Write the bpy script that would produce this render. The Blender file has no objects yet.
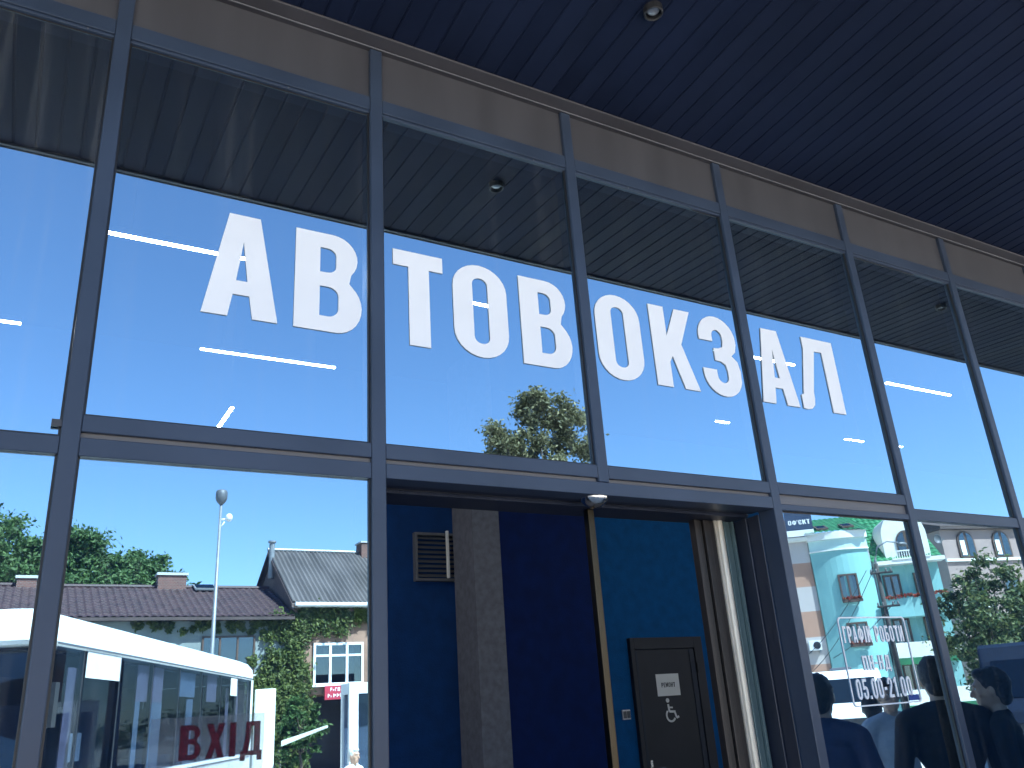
import bpy, bmesh, math, random
import numpy as np
from mathutils import Vector, Matrix
random.seed(7); rng = np.random.default_rng(7)
R_ = math.radians
scene = bpy.context.scene
COL = scene.collection

# ---------------------------------------------------------------- materials
def mat(name, color, rough=.6, metal=0.0, noise=0.0, scale=6.0, bump=0.0, bscale=60.0, spec=.5, detail=5, stretch=None):
    m = bpy.data.materials.new(name); m.use_nodes = True
    nt = m.node_tree; b = nt.nodes['Principled BSDF']
    b.inputs['Roughness'].default_value = rough; b.inputs['Metallic'].default_value = metal
    b.inputs['Specular IOR Level'].default_value = spec
    c = (*color, 1)
    b.inputs['Base Color'].default_value = c
    if noise or bump:
        tc = nt.nodes.new('ShaderNodeTexCoord'); src = tc.outputs['Object']
        if stretch:
            mp = nt.nodes.new('ShaderNodeMapping'); mp.inputs['Scale'].default_value = stretch
            nt.links.new(src, mp.inputs['Vector']); src = mp.outputs['Vector']
    if noise:
        n = nt.nodes.new('ShaderNodeTexNoise'); n.inputs['Scale'].default_value = scale; n.inputs['Detail'].default_value = detail
        nt.links.new(src, n.inputs['Vector'])
        r = nt.nodes.new('ShaderNodeValToRGB')
        r.color_ramp.elements[0].position = .3; r.color_ramp.elements[1].position = .7
        r.color_ramp.elements[0].color = (*[max(0, x*(1-noise)) for x in color], 1)
        r.color_ramp.elements[1].color = (*[min(1, x*(1+noise)) for x in color], 1)
        nt.links.new(n.outputs['Fac'], r.inputs['Fac']); nt.links.new(r.outputs['Color'], b.inputs['Base Color'])
        mr = nt.nodes.new('ShaderNodeMapRange'); mr.inputs['To Min'].default_value = max(.02, rough-.08); mr.inputs['To Max'].default_value = min(1, rough+.1)
        nt.links.new(n.outputs['Fac'], mr.inputs['Value']); nt.links.new(mr.outputs['Result'], b.inputs['Roughness'])
    if bump:
        n2 = nt.nodes.new('ShaderNodeTexNoise'); n2.inputs['Scale'].default_value = bscale; n2.inputs['Detail'].default_value = 4
        nt.links.new(src, n2.inputs['Vector'])
        bp = nt.nodes.new('ShaderNodeBump'); bp.inputs['Strength'].default_value = bump; bp.inputs['Distance'].default_value = .02
        nt.links.new(n2.outputs['Fac'], bp.inputs['Height']); nt.links.new(bp.outputs['Normal'], b.inputs['Normal'])
    return m

def glass_mat(name, refl=.66, tint=(.55,.62,.66), gcol=(.93,.97,1), streak=0.0, ripple=0.0):
    """coated facade glass: a mirror-like coat over tinted glass one can see through, with faint dried water streaks"""
    m = bpy.data.materials.new(name); m.use_nodes = True; nt = m.node_tree; nt.nodes.clear()
    out = nt.nodes.new('ShaderNodeOutputMaterial')
    gl = nt.nodes.new('ShaderNodeBsdfGlossy'); gl.inputs['Roughness'].default_value = 0; gl.inputs['Color'].default_value = (*gcol, 1)
    tr = nt.nodes.new('ShaderNodeBsdfTransparent'); tr.inputs['Color'].default_value = (*tint, 1)
    mx = nt.nodes.new('ShaderNodeMixShader'); mx.inputs[0].default_value = refl
    nt.links.new(tr.outputs[0], mx.inputs[1]); nt.links.new(gl.outputs[0], mx.inputs[2])
    last = mx
    tc = nt.nodes.new('ShaderNodeTexCoord')
    if ripple:
        n = nt.nodes.new('ShaderNodeTexNoise'); n.inputs['Scale'].default_value = 1.1; n.inputs['Detail'].default_value = 1
        nt.links.new(tc.outputs['Object'], n.inputs['Vector'])
        bp = nt.nodes.new('ShaderNodeBump'); bp.inputs['Strength'].default_value = ripple; bp.inputs['Distance'].default_value = .01
        nt.links.new(n.outputs['Fac'], bp.inputs['Height']); nt.links.new(bp.outputs['Normal'], gl.inputs['Normal'])
    if streak:
        mp = nt.nodes.new('ShaderNodeMapping'); mp.inputs['Scale'].default_value = (16, 1, .35)
        nt.links.new(tc.outputs['Object'], mp.inputs['Vector'])
        n = nt.nodes.new('ShaderNodeTexNoise'); n.inputs['Scale'].default_value = 1.3; n.inputs['Detail'].default_value = 6
        nt.links.new(mp.outputs[0], n.inputs['Vector'])
        r = nt.nodes.new('ShaderNodeMapRange'); r.inputs['From Min'].default_value = .54; r.inputs['From Max'].default_value = .78
        r.inputs['To Min'].default_value = streak*.12; r.inputs['To Max'].default_value = streak
        nt.links.new(n.outputs['Fac'], r.inputs['Value'])
        df = nt.nodes.new('ShaderNodeBsdfDiffuse'); df.inputs['Color'].default_value = (.7,.72,.72,1)
        m2 = nt.nodes.new('ShaderNodeMixShader')
        nt.links.new(r.outputs[0], m2.inputs[0]); nt.links.new(last.outputs[0], m2.inputs[1]); nt.links.new(df.outputs[0], m2.inputs[2])
        last = m2
    nt.links.new(last.outputs[0], out.inputs['Surface'])
    return m

def film_mat(name, color, fac):
    m = bpy.data.materials.new(name); m.use_nodes = True; nt = m.node_tree; nt.nodes.clear()
    out = nt.nodes.new('ShaderNodeOutputMaterial')
    df = nt.nodes.new('ShaderNodeBsdfDiffuse'); df.inputs['Color'].default_value = (*color, 1)
    tr = nt.nodes.new('ShaderNodeBsdfTransparent')
    mx = nt.nodes.new('ShaderNodeMixShader'); mx.inputs[0].default_value = fac
    nt.links.new(tr.outputs[0], mx.inputs[1]); nt.links.new(df.outputs[0], mx.inputs[2]); nt.links.new(mx.outputs[0], out.inputs[0])
    return m

def emit_mat(name, color, strength):
    m = bpy.data.materials.new(name); m.use_nodes = True; nt = m.node_tree; nt.nodes.clear()
    out = nt.nodes.new('ShaderNodeOutputMaterial'); e = nt.nodes.new('ShaderNodeEmission')
    e.inputs['Color'].default_value = (*color, 1); e.inputs['Strength'].default_value = strength
    nt.links.new(e.outputs[0], out.inputs[0]); return m

def leaf_mat(name, dark, mid, light):
    m = bpy.data.materials.new(name); m.use_nodes = True; nt = m.node_tree; nt.nodes.clear()
    out = nt.nodes.new('ShaderNodeOutputMaterial')
    ge = nt.nodes.new('ShaderNodeNewGeometry')
    r = nt.nodes.new('ShaderNodeValToRGB'); r.color_ramp.elements[0].color = (*dark, 1); r.color_ramp.elements[1].color = (*light, 1)
    e = r.color_ramp.elements.new(.55); e.color = (*mid, 1)
    nt.links.new(ge.outputs['Random Per Island'], r.inputs['Fac'])
    p = nt.nodes.new('ShaderNodeBsdfPrincipled'); p.inputs['Roughness'].default_value = .55
    p.inputs['Specular IOR Level'].default_value = .3
    t = nt.nodes.new('ShaderNodeBsdfTranslucent')
    nt.links.new(r.outputs[0], p.inputs['Base Color']); nt.links.new(r.outputs[0], t.inputs['Color'])
    mx = nt.nodes.new('ShaderNodeMixShader'); mx.inputs[0].default_value = .3
    nt.links.new(p.outputs[0], mx.inputs[1]); nt.links.new(t.outputs[0], mx.inputs[2]); nt.links.new(mx.outputs[0], out.inputs[0])
    return m

def brick_mat(name, c1, c2, mortar, scale):
    m = mat(name, c1, .85); nt = m.node_tree; b = nt.nodes['Principled BSDF']
    tc = nt.nodes.new('ShaderNodeTexCoord'); br = nt.nodes.new('ShaderNodeTexBrick')
    mp = nt.nodes.new('ShaderNodeMapping'); mp.inputs['Rotation'].default_value = (R_(90), 0, 0)
    br.inputs['Scale'].default_value = scale
    br.inputs['Color1'].default_value = (*c1, 1); br.inputs['Color2'].default_value = (*c2, 1); br.inputs['Mortar'].default_value = (*mortar, 1)
    nt.links.new(tc.outputs['Object'], mp.inputs[0]); nt.links.new(mp.outputs[0], br.inputs['Vector']); nt.links.new(br.outputs['Color'], b.inputs['Base Color'])
    return m

M = {}
M['frame'] = mat('anthracite powder coat', (.031,.046,.078), .42, 0, .14, 3.0, .02, 300)
M['frame_dark'] = mat('dark anthracite frame', (.014,.019,.036), .45, 0, .12, 3.0)
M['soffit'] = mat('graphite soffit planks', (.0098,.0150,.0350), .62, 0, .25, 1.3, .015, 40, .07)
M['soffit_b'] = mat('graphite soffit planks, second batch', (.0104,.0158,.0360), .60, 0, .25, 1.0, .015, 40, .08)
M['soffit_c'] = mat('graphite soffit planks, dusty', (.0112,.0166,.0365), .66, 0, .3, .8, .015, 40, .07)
M['trim'] = mat('brown grey trim', (.064,.060,.067), .5, 0, .15, 2.5)
M['drip'] = mat('aluminium drip edge', (.13,.13,.14), .4, .2, .1, 5)
M['spandrel'] = mat('beige grey spandrel', (.056,.055,.063), .5, 0, .16, 1.1, .02, 90, .5, 6, (5,1,.6))
M['spandrel_low'] = mat('grey transom infill', (.12,.115,.12), .5, 0, .10, 2)
M['glass'] = glass_mat('coated facade glass', .64, (.50,.58,.64), (.55,.80,.97), .035, .02)
M['glass_streaky'] = glass_mat('coated facade glass with water streaks', .66, (.50,.58,.64), (.55,.80,.97), .085, .02)
M['glass_back'] = film_mat('clear glass edge', (.2,.3,.3), .02)
M['letter'] = mat('white letter plastic', (.80,.80,.81), .55, 0, .025, 4)
M['letter_edge'] = mat('letter edge', (.30,.30,.33), .6, 0, .05, 4)
M['decal'] = film_mat('white window lettering', (.85,.85,.86), .93)
M['red_film'] = film_mat('dark red window lettering', (.085,.014,.026), .55)
M['grey_film'] = film_mat('grey window film', (.22,.23,.25), .13)
M['chrome'] = mat('polished steel', (.62,.6,.57), .16, 1, .08, 8)
M['bronze_steel'] = mat('polished bronze steel', (.060,.048,.034), .34, 1, .35, 3, 0, 60, .5, 5, (1,1,.4))
M['reflect_cream'] = mat('metal in reflected cream', (.62,.56,.47), .38, .3, .08, 5)  # bright outdoor reflection on polished metal, put into the base colour
M['reflect_brown'] = mat('metal in reflected brown', (.034,.029,.028), .35, .4, .2, 5, 0, 60, .5, 5, (20,20,.5))  # dark outdoor reflection on polished metal, put into the base colour
M['reflect_teal'] = mat('leaf edge in reflected green', (.10,.15,.16), .2, .2, .15, 6, 0, 60, .5, 5, (20,20,.5))  # greenish outdoor reflection on the leaf, put into the base colour
M['blue_wall'] = mat('blue textured paint', (.004,.085,.255), .8, 0, .16, 9, .15, 80, .15)  # hall paint as lit; its two shaded copies follow
M['blue_wall_shaded'] = mat('shaded copy of blue paint', (.003,.014,.085), .8, 0, .16, 9, .15, 80, .15)  # same hall paint with deep shade put into the colour
M['blue_wall_dim'] = mat('half shaded copy of blue paint', (.004,.032,.125), .8, 0, .16, 9, .15, 80, .15)  # same hall paint with lighter shade put into the colour
M['plaster'] = mat('grey decorative plaster', (.105,.11,.135), .8, 0, .22, 22, .15, 60)
M['floor_in'] = mat('grey floor tile', (.22,.22,.23), .35, 0, .1, 2)
M['ceiling_in'] = mat('grey hall ceiling', (.018,.02,.026), .8, 0, .1, 2)
M['black_door'] = mat('black door laminate', (.020,.020,.028), .45, 0, .2, 3)
M['paper'] = mat('paper', (.75,.75,.74), .8, 0, .03, 8)
M['ink'] = mat('ink', (.03,.03,.035), .8)
M['white_plastic'] = mat('white plastic', (.7,.7,.7), .4, 0, .04, 9)
M['grille'] = mat('grey louvre', (.10,.105,.12), .5, 0, .1, 9)
M['led'] = emit_mat('white led diffuser', (1,.97,.93), 22)
M['insul'] = mat('grey porcelain', (.12,.12,.125), .4, 0, .1, 8)
M['black'] = mat('black metal', (.018,.018,.02), .4, 0, .1, 8)
M['lens'] = mat('lamp lens', (.35,.35,.36), .12, .6)
M['asphalt'] = mat('worn pale concrete paving', (.52,.50,.46), .9, 0, .25, .7, .3, 60)
M['pavers'] = mat('pale concrete pavers', (.50,.485,.45), .85, 0, .15, 1.2, .1, 40)
M['road'] = mat('road asphalt', (.055,.055,.058), .9, 0, .25, .7, .3, 60)
M['bus_white'] = mat('white bus paint', (.80,.81,.80), .28, 0, .03, 2)
M['van_white'] = mat('white van paint', (.78,.79,.80), .3, 0, .03, 2)
M['van_dark'] = mat('dark blue grey van paint', (.008,.012,.024), .55, 0, .1, 2, 0, 60, .08)
M['car_glass'] = glass_mat('vehicle glass', .045, (.50,.55,.62))
M['car_glass_dark'] = glass_mat('dark vehicle glass', .06, (.10,.12,.14))
M['rubber'] = mat('black rubber', (.018,.018,.018), .8)
M['curtain'] = mat('dusty pink curtain', (.74,.55,.58), .9, 0, .12, 5, .2, 20)
M['curtain_grey'] = mat('grey curtain', (.60,.64,.68), .9, 0, .12, 5)
M['seat_fab'] = mat('blue grey seat cloth', (.10,.12,.16), .9, 0, .3, 9)
M['interior_dark'] = mat('dark lining', (.025,.03,.042), .8, 0, .2, 4)
M['red'] = mat('red sign', (.42,.03,.055), .5, 0, .08, 4)
M['amber'] = mat('amber lens', (.7,.25,.03), .3)
M['headlight'] = mat('headlight lens', (.7,.72,.74), .1, .3)
M['tile_red'] = mat('brown red roof tile', (.048,.024,.025), .6, 0, .35, 3.0, .2, 20)
M['sheet_grey'] = mat('weathered corrugated sheet', (.085,.074,.074), .8, 0, .38, 1.6, .2, 14, .5, 5, (1,.25,.25))
M['wall_grey'] = mat('pale grey render', (.20,.23,.225), .9, 0, .15, 1.4, .15, 20)
M['wall_peach'] = mat('peach render', (.27,.16,.115), .9, 0, .2, 1.2, .15, 20)
M['boards'] = mat('weathered gable boards', (.12,.085,.075), .9, 0, .35, 5, .2, 20, .5, 5, (.4,6,.4))
M['brick'] = brick_mat('chimney brick', (.16,.06,.045), (.11,.045,.035), (.20,.18,.165), 4.0)
M['white_paint'] = mat('white window paint', (.74,.75,.75), .5, 0, .06, 4)
M['brown_frame'] = mat('brown window frame', (.085,.05,.035), .5, 0, .2, 6)
M['pane'] = glass_mat('house window glass', .16, (.25,.3,.33))
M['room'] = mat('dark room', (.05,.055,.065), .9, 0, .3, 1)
M['galv'] = mat('galvanised steel', (.22,.23,.245), .5, .4, .12, 6)
M['lamp_head'] = mat('grey lamp head', (.11,.115,.125), .5, .2, .1, 6)
M['teal'] = mat('turquoise render', (.22,.44,.43), .9, 0, .08, .7, .1, 20)
M['teal_pale'] = mat('pale turquoise render', (.45,.60,.57), .9, 0, .06, .9, .1, 20)
M['grey_render'] = mat('grey render', (.42,.44,.45), .9, 0, .08, .9)
M['green_tile'] = mat('green roof tile', (.022,.15,.06), .5, 0, .3, 2.0, .1, 12)
M['cream_wall'] = mat('white render', (.72,.70,.66), .9, 0, .06, .9)
M['orange_wall'] = mat('orange pink render', (.40,.22,.155), .9, 0, .07, .9)
M['pink_white'] = mat('pinkish white render', (.46,.40,.38), .9, 0, .06, .9)
M['beige_wall'] = mat('pinkish beige render', (.30,.22,.20), .9, 0, .08, .8)
M['roof_dark'] = mat('dark brown roofing', (.06,.04,.036), .7, 0, .25, 2)
M['navy_sign'] = mat('navy sign board', (.02,.035,.075), .5, 0, .1, 3)
M['flowers'] = leaf_mat('red flowers and leaves', (.04,.10,.03), (.35,.05,.04), (.55,.10,.07))
M['wood_pole'] = mat('weathered pole wood', (.045,.04,.038), .85, 0, .3, 5, .2, 20, .5, 5, (8,8,.5))
M['wire'] = mat('black cable', (.03,.03,.032), .7)
M['bark'] = mat('bark', (.075,.058,.045), .9, 0, .3, 6, .4, 12)
M['leaf_olive'] = leaf_mat('olive sunlit leaves', (.085,.090,.045), (.155,.15,.075), (.26,.235,.125))
M['leaf_green'] = leaf_mat('fresh green leaves', (.036,.078,.022), (.065,.125,.038), (.11,.18,.058))
M['leaf_mixed'] = leaf_mat('yellowish green leaves', (.040,.066,.028), (.08,.115,.042), (.16,.175,.06))
M['leaf_ivy'] = leaf_mat('ivy leaves', (.036,.060,.014), (.078,.11,.024), (.145,.165,.042))
M['skin'] = mat('skin', (.50,.30,.21), .5, 0, .08, 25)
M['hair_dark'] = mat('dark hair', (.014,.011,.010), .6, 0, .3, 60, .4, 90)
M['hair_white'] = mat('white hair', (.62,.61,.59), .7, 0, .1, 60, .4, 90)
M['cloth_black'] = mat('black cloth', (.008,.008,.010), .9, 0, .15, 30, .2, 60)
M['cloth_navy'] = mat('navy cloth', (.030,.040,.095), .9, 0, .15, 30, .2, 60)
M['cloth_grey'] = mat('pale grey cloth', (.40,.41,.46), .9, 0, .08, 30, .2, 60)
M['cloth_white'] = mat('white cloth', (.66,.66,.66), .9, 0, .05, 30, .2, 60)
M['denim'] = mat('dark denim', (.035,.045,.08), .9, 0, .2, 40)
M['screen'] = emit_mat('lit phone torch', (1,1,1), 14)
M['eye_white'] = mat('eye white', (.7,.7,.7), .3)
M['wood'] = mat('bench wood', (.25,.15,.08), .7, 0, .2, 5)
M['blue_sticker'] = film_mat('blue sticker', (.06,.10,.30), .9)

# ---------------------------------------------------------------- mesh builder
class MB:
    def __init__(s): s.v = []; s.f = []; s.m = []
    def add(s, vs, fs, mi=0):
        o = len(s.v); s.v += [tuple(p) for p in vs]; s.f += [tuple(i+o for i in f) for f in fs]; s.m += [mi]*len(fs); return s
    def box(s, x0, x1, y0, y1, z0, z1, mi=0):
        vs = [(x,y,z) for z in (z0,z1) for y in (y0,y1) for x in (x0,x1)]
        return s.add(vs, [(0,2,3,1),(4,5,7,6),(0,1,5,4),(2,6,7,3),(0,4,6,2),(1,3,7,5)], mi)
    def tube(s, pts, rad, n=10, cap=True, mi=0):
        pts = [Vector(p) for p in pts]
        if not isinstance(rad, (list, tuple)): rad = [rad]*len(pts)
        vs = []; up = Vector((0,0,1)); fs = []
        for i, p in enumerate(pts):
            d = (pts[min(i+1, len(pts)-1)]-pts[max(i-1, 0)]).normalized()
            a = d.cross(up if abs(d.z) < .95 else Vector((1,0,0))).normalized(); b = d.cross(a)
            for k in range(n):
                t = 2*math.pi*k/n; vs.append(p+(a*math.cos(t)+b*math.sin(t))*rad[i])
        for i in range(len(pts)-1):
            for k in range(n): fs.append((i*n+k, i*n+(k+1)%n, (i+1)*n+(k+1)%n, (i+1)*n+k))
        if cap: fs += [tuple(range(n-1,-1,-1)), tuple(range((len(pts)-1)*n, len(pts)*n))]
        return s.add(vs, fs, mi)
    def lathe(s, c, prof, n=20, axis='z', mi=0):
        """prof: list of (r, h) along axis from centre c"""
        vs = []; fs = []
        for r, h in prof:
            for k in range(n):
                t = 2*math.pi*k/n; a, b = r*math.cos(t), r*math.sin(t)
                vs.append({'z': (c[0]+a, c[1]+b, c[2]+h), 'y': (c[0]+a, c[1]+h, c[2]+b), 'x': (c[0]+h, c[1]+a, c[2]+b)}[axis])
        for i in range(len(prof)-1):
            for k in range(n): fs.append((i*n+k, i*n+(k+1)%n, (i+1)*n+(k+1)%n, (i+1)*n+k))
        fs += [tuple(range(n-1,-1,-1)), tuple(range((len(prof)-1)*n, len(prof)*n))]
        return s.add(vs, fs, mi)
    def prism(s, poly, a, b, axis='y', mi=0):
        """poly in the plane across axis ('y': x,z; 'x': y,z; 'z': x,y), from a to b"""
        n = len(poly); P = {'y': lambda p, t: (p[0], t, p[1]), 'x': lambda p, t: (t, p[0], p[1]), 'z': lambda p, t: (p[0], p[1], t)}[axis]
        vs = [P(p, a) for p in poly]+[P(p, b) for p in poly]
        fs = [tuple(range(n-1,-1,-1)), tuple(range(n, 2*n))]+[(i, (i+1)%n, n+(i+1)%n, n+i) for i in range(n)]
        return s.add(vs, fs, mi)
    def ell(s, c, r, nu=16, nv=10, rot=None):
        vs = []; fs = []
        for j in range(1, nv):
            ph = math.pi*j/nv
            for i in range(nu):
                th = 2*math.pi*i/nu
                p = Vector((r[0]*math.sin(ph)*math.cos(th), r[1]*math.sin(ph)*math.sin(th), r[2]*math.cos(ph)))
                if rot: p = rot @ p
                vs.append(p+Vector(c))
        t = Vector((0,0,r[2])); 
        if rot: t = rot @ t
        vs += [Vector(c)+t, Vector(c)-t]; T = len(vs)-2
        for i in range(nu):
            fs.append((T, i, (i+1)%nu)); fs.append((T+1, (nv-2)*nu+(i+1)%nu, (nv-2)*nu+i))
            for j in range(nv-2): fs.append((j*nu+i, (j+1)*nu+i, (j+1)*nu+(i+1)%nu, j*nu+(i+1)%nu))
        return s.add(vs, fs)
    def cap(s, p, q, r0, r1):
        s.tube([p, q], [r0, r1], 12); s.ell(p, (r0,)*3, 12, 8); s.ell(q, (r1,)*3, 12, 8); return s
    def build(s, name, mats, parent=None, xf=None, bevel=0, smooth=False, recalc=True, remesh=0, seg=2):
        if not isinstance(mats, (list, tuple)): mats = [mats]
        vs = [Vector(xf(*p)) if xf else Vector(p) for p in s.v]
        off = Vector((0,0,0)); q = parent
        while q is not None: off += q.location; q = q.parent
        me = bpy.data.meshes.new(name)
        me.from_pydata([tuple(p-off) for p in vs], [], s.f)
        for m_ in mats: me.materials.append(m_)
        if len(mats) > 1: me.polygons.foreach_set('material_index', s.m)
        if recalc or bevel:
            bm = bmesh.new(); bm.from_mesh(me)
            if recalc: bmesh.ops.recalc_face_normals(bm, faces=bm.faces)
            if bevel:
                es = [e for e in bm.edges if len(e.link_faces) == 2 and e.calc_face_angle(0) > .6]
                bmesh.ops.bevel(bm, geom=es, offset=bevel, segments=seg, affect='EDGES', profile=.6)
            bm.to_mesh(me); bm.free()
        o = bpy.data.objects.new(name, me); COL.objects.link(o)
        if remesh:
            md = o.modifiers.new('r', 'REMESH'); md.mode = 'VOXEL'; md.voxel_size = remesh
            sm = o.modifiers.new('s', 'SMOOTH'); sm.factor = .5; sm.iterations = 4
            dg = bpy.context.evaluated_depsgraph_get(); dg.update()
            new = bpy.data.meshes.new_from_object(o.evaluated_get(dg)); o.modifiers.clear(); o.data = new; new.name = name
            bpy.data.meshes.remove(me); me = new
            if not me.materials: me.materials.append(mats[0])
            smooth = True
        if smooth: me.polygons.foreach_set('use_smooth', [True]*len(me.polygons))
        if parent: o.parent = parent
        return o

def tag(o, label=None, cat=None, group=None, kind=None):
    if label: o['label'] = label
    if cat: o['category'] = cat
    if group: o['group'] = group
    if kind: o['kind'] = kind
    return o
def thing(name, loc, label, cat, group=None):
    o = bpy.data.objects.new(name, None); o.location = loc; o.empty_display_size = .2; COL.objects.link(o)
    return tag(o, label, cat, group)
def V(x, y, z): return (x, -y, z)                 # across the street: y counted away from the station
def frame_xf(ox, oy, deg, k=1.0, z0=0.0):
    """local (u along a facade, v away from the station, w up) to the place across the street"""
    c, s_ = math.cos(R_(deg)), math.sin(R_(deg))
    return lambda u, v, w: (ox+(u*c-v*s_)*k, -(oy+(u*s_+v*c)*k), z0+w*k)

def curve_mesh(loops, extrude=0.0, offset=0.0):
    cu = bpy.data.curves.new('c', 'CURVE'); cu.dimensions = '2D'; cu.fill_mode = 'BOTH'; cu.extrude = extrude; cu.offset = offset
    for L in loops:
        sp = cu.splines.new('POLY'); sp.points.add(len(L)-1)
        for p, (x, y) in zip(sp.points, L): p.co = (x, y, 0, 1)
        sp.use_cyclic_u = True
    o = bpy.data.objects.new('c', cu); COL.objects.link(o)
    dg = bpy.context.evaluated_depsgraph_get(); dg.update()
    me = bpy.data.meshes.new_from_object(o.evaluated_get(dg))
    r = ([tuple(v.co) for v in me.vertices], [tuple(p.vertices) for p in me.polygons])
    bpy.data.objects.remove(o); bpy.data.curves.remove(cu); bpy.data.meshes.remove(me)
    return r
def arc(cx, cy, rx, ry, a0, a1, n=10):
    return [(cx+rx*math.cos(R_(a0+(a1-a0)*i/n)), cy+ry*math.sin(R_(a0+(a1-a0)*i/n))) for i in range(n+1)]

# ---------------------------------------------------------------- camera, sky, sun
f_px = 844.234
Rv = Vector((.8656,-.4904,-.0644)); 
yaw, pitch, roll = 5.39039268e-01, 3.71005778e-01, -6.91108824e-02
F = Vector((math.sin(yaw)*math.cos(pitch), math.cos(yaw)*math.cos(pitch), math.sin(pitch)))
rt = Vector((math.cos(yaw), -math.sin(yaw), 0)); up = rt.cross(F)
Rv = rt*math.cos(roll)+up*math.sin(roll); Uv = -rt*math.sin(roll)+up*math.cos(roll)
cam = bpy.data.cameras.new('camera'); co = bpy.data.objects.new('camera', cam); COL.objects.link(co)
cam.sensor_width = 36; cam.lens = 36*f_px/1024; cam.clip_start = .05; cam.clip_end = 3000
mw = Matrix((( Rv.x, Uv.x, -F.x, -.0818), (Rv.y, Uv.y, -F.y, -2.8265), (Rv.z, Uv.z, -F.z, 1.6), (0,0,0,1)))
co.matrix_world = mw; scene.camera = co

SUN_AZ, SUN_EL = 24.0, 54.0      # degrees from +Y towards +X; height
w = bpy.data.worlds.new('World'); scene.world = w; w.use_nodes = True
nt = w.node_tree; bg = nt.nodes['Background']; sky = nt.nodes.new('ShaderNodeTexSky')
sky.sky_type = 'NISHITA'; sky.sun_disc = False; sky.sun_elevation = R_(SUN_EL); sky.sun_rotation = R_(SUN_AZ)
sky.air_density = 1.0; sky.dust_density = .15; sky.ozone_density = 4.0; sky.altitude = 200
nt.links.new(sky.outputs[0], bg.inputs[0]); bg.inputs['Strength'].default_value = .078
sl = bpy.data.lights.new('sun', 'SUN'); sl.energy = 4.7; sl.angle = R_(.53); sl.color = (1,.95,.87)
so = bpy.data.objects.new('sun', sl); COL.objects.link(so)
sd = Vector((math.sin(R_(SUN_AZ))*math.cos(R_(SUN_EL)), math.cos(R_(SUN_AZ))*math.cos(R_(SUN_EL)), math.sin(R_(SUN_EL))))
so.rotation_euler = sd.to_track_quat('Z', 'Y').to_euler()
scene.view_settings.view_transform = 'Standard'; scene.view_settings.look = 'None'
scene.view_settings.gamma = 1; scene.view_settings.exposure = 2.2
scene.cycles.max_bounces = 10; scene.cycles.transparent_max_bounces = 24; scene.cycles.glossy_bounces = 5

# ---------------------------------------------------------------- ground
g = MB(); n = 48
vs = [(0,0,-.02)]+[(700*math.cos(2*math.pi*i/n), 700*math.sin(2*math.pi*i/n), -.02) for i in range(n)]
g.add(vs, [(0, 1+i, 1+(i+1)%n) for i in range(n)])
tag(g.build('ground', M['asphalt'], recalc=False), kind='structure')
p = MB(); p.box(-14, 24, -5.2, -.06, -.019, .0)
tag(p.build('pavement', M['pavers']), kind='structure')
p = MB(); p.box(-14, 24, .06, 13, -.019, .001)
tag(p.build('hall_floor', M['floor_in']), kind='structure')

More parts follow.
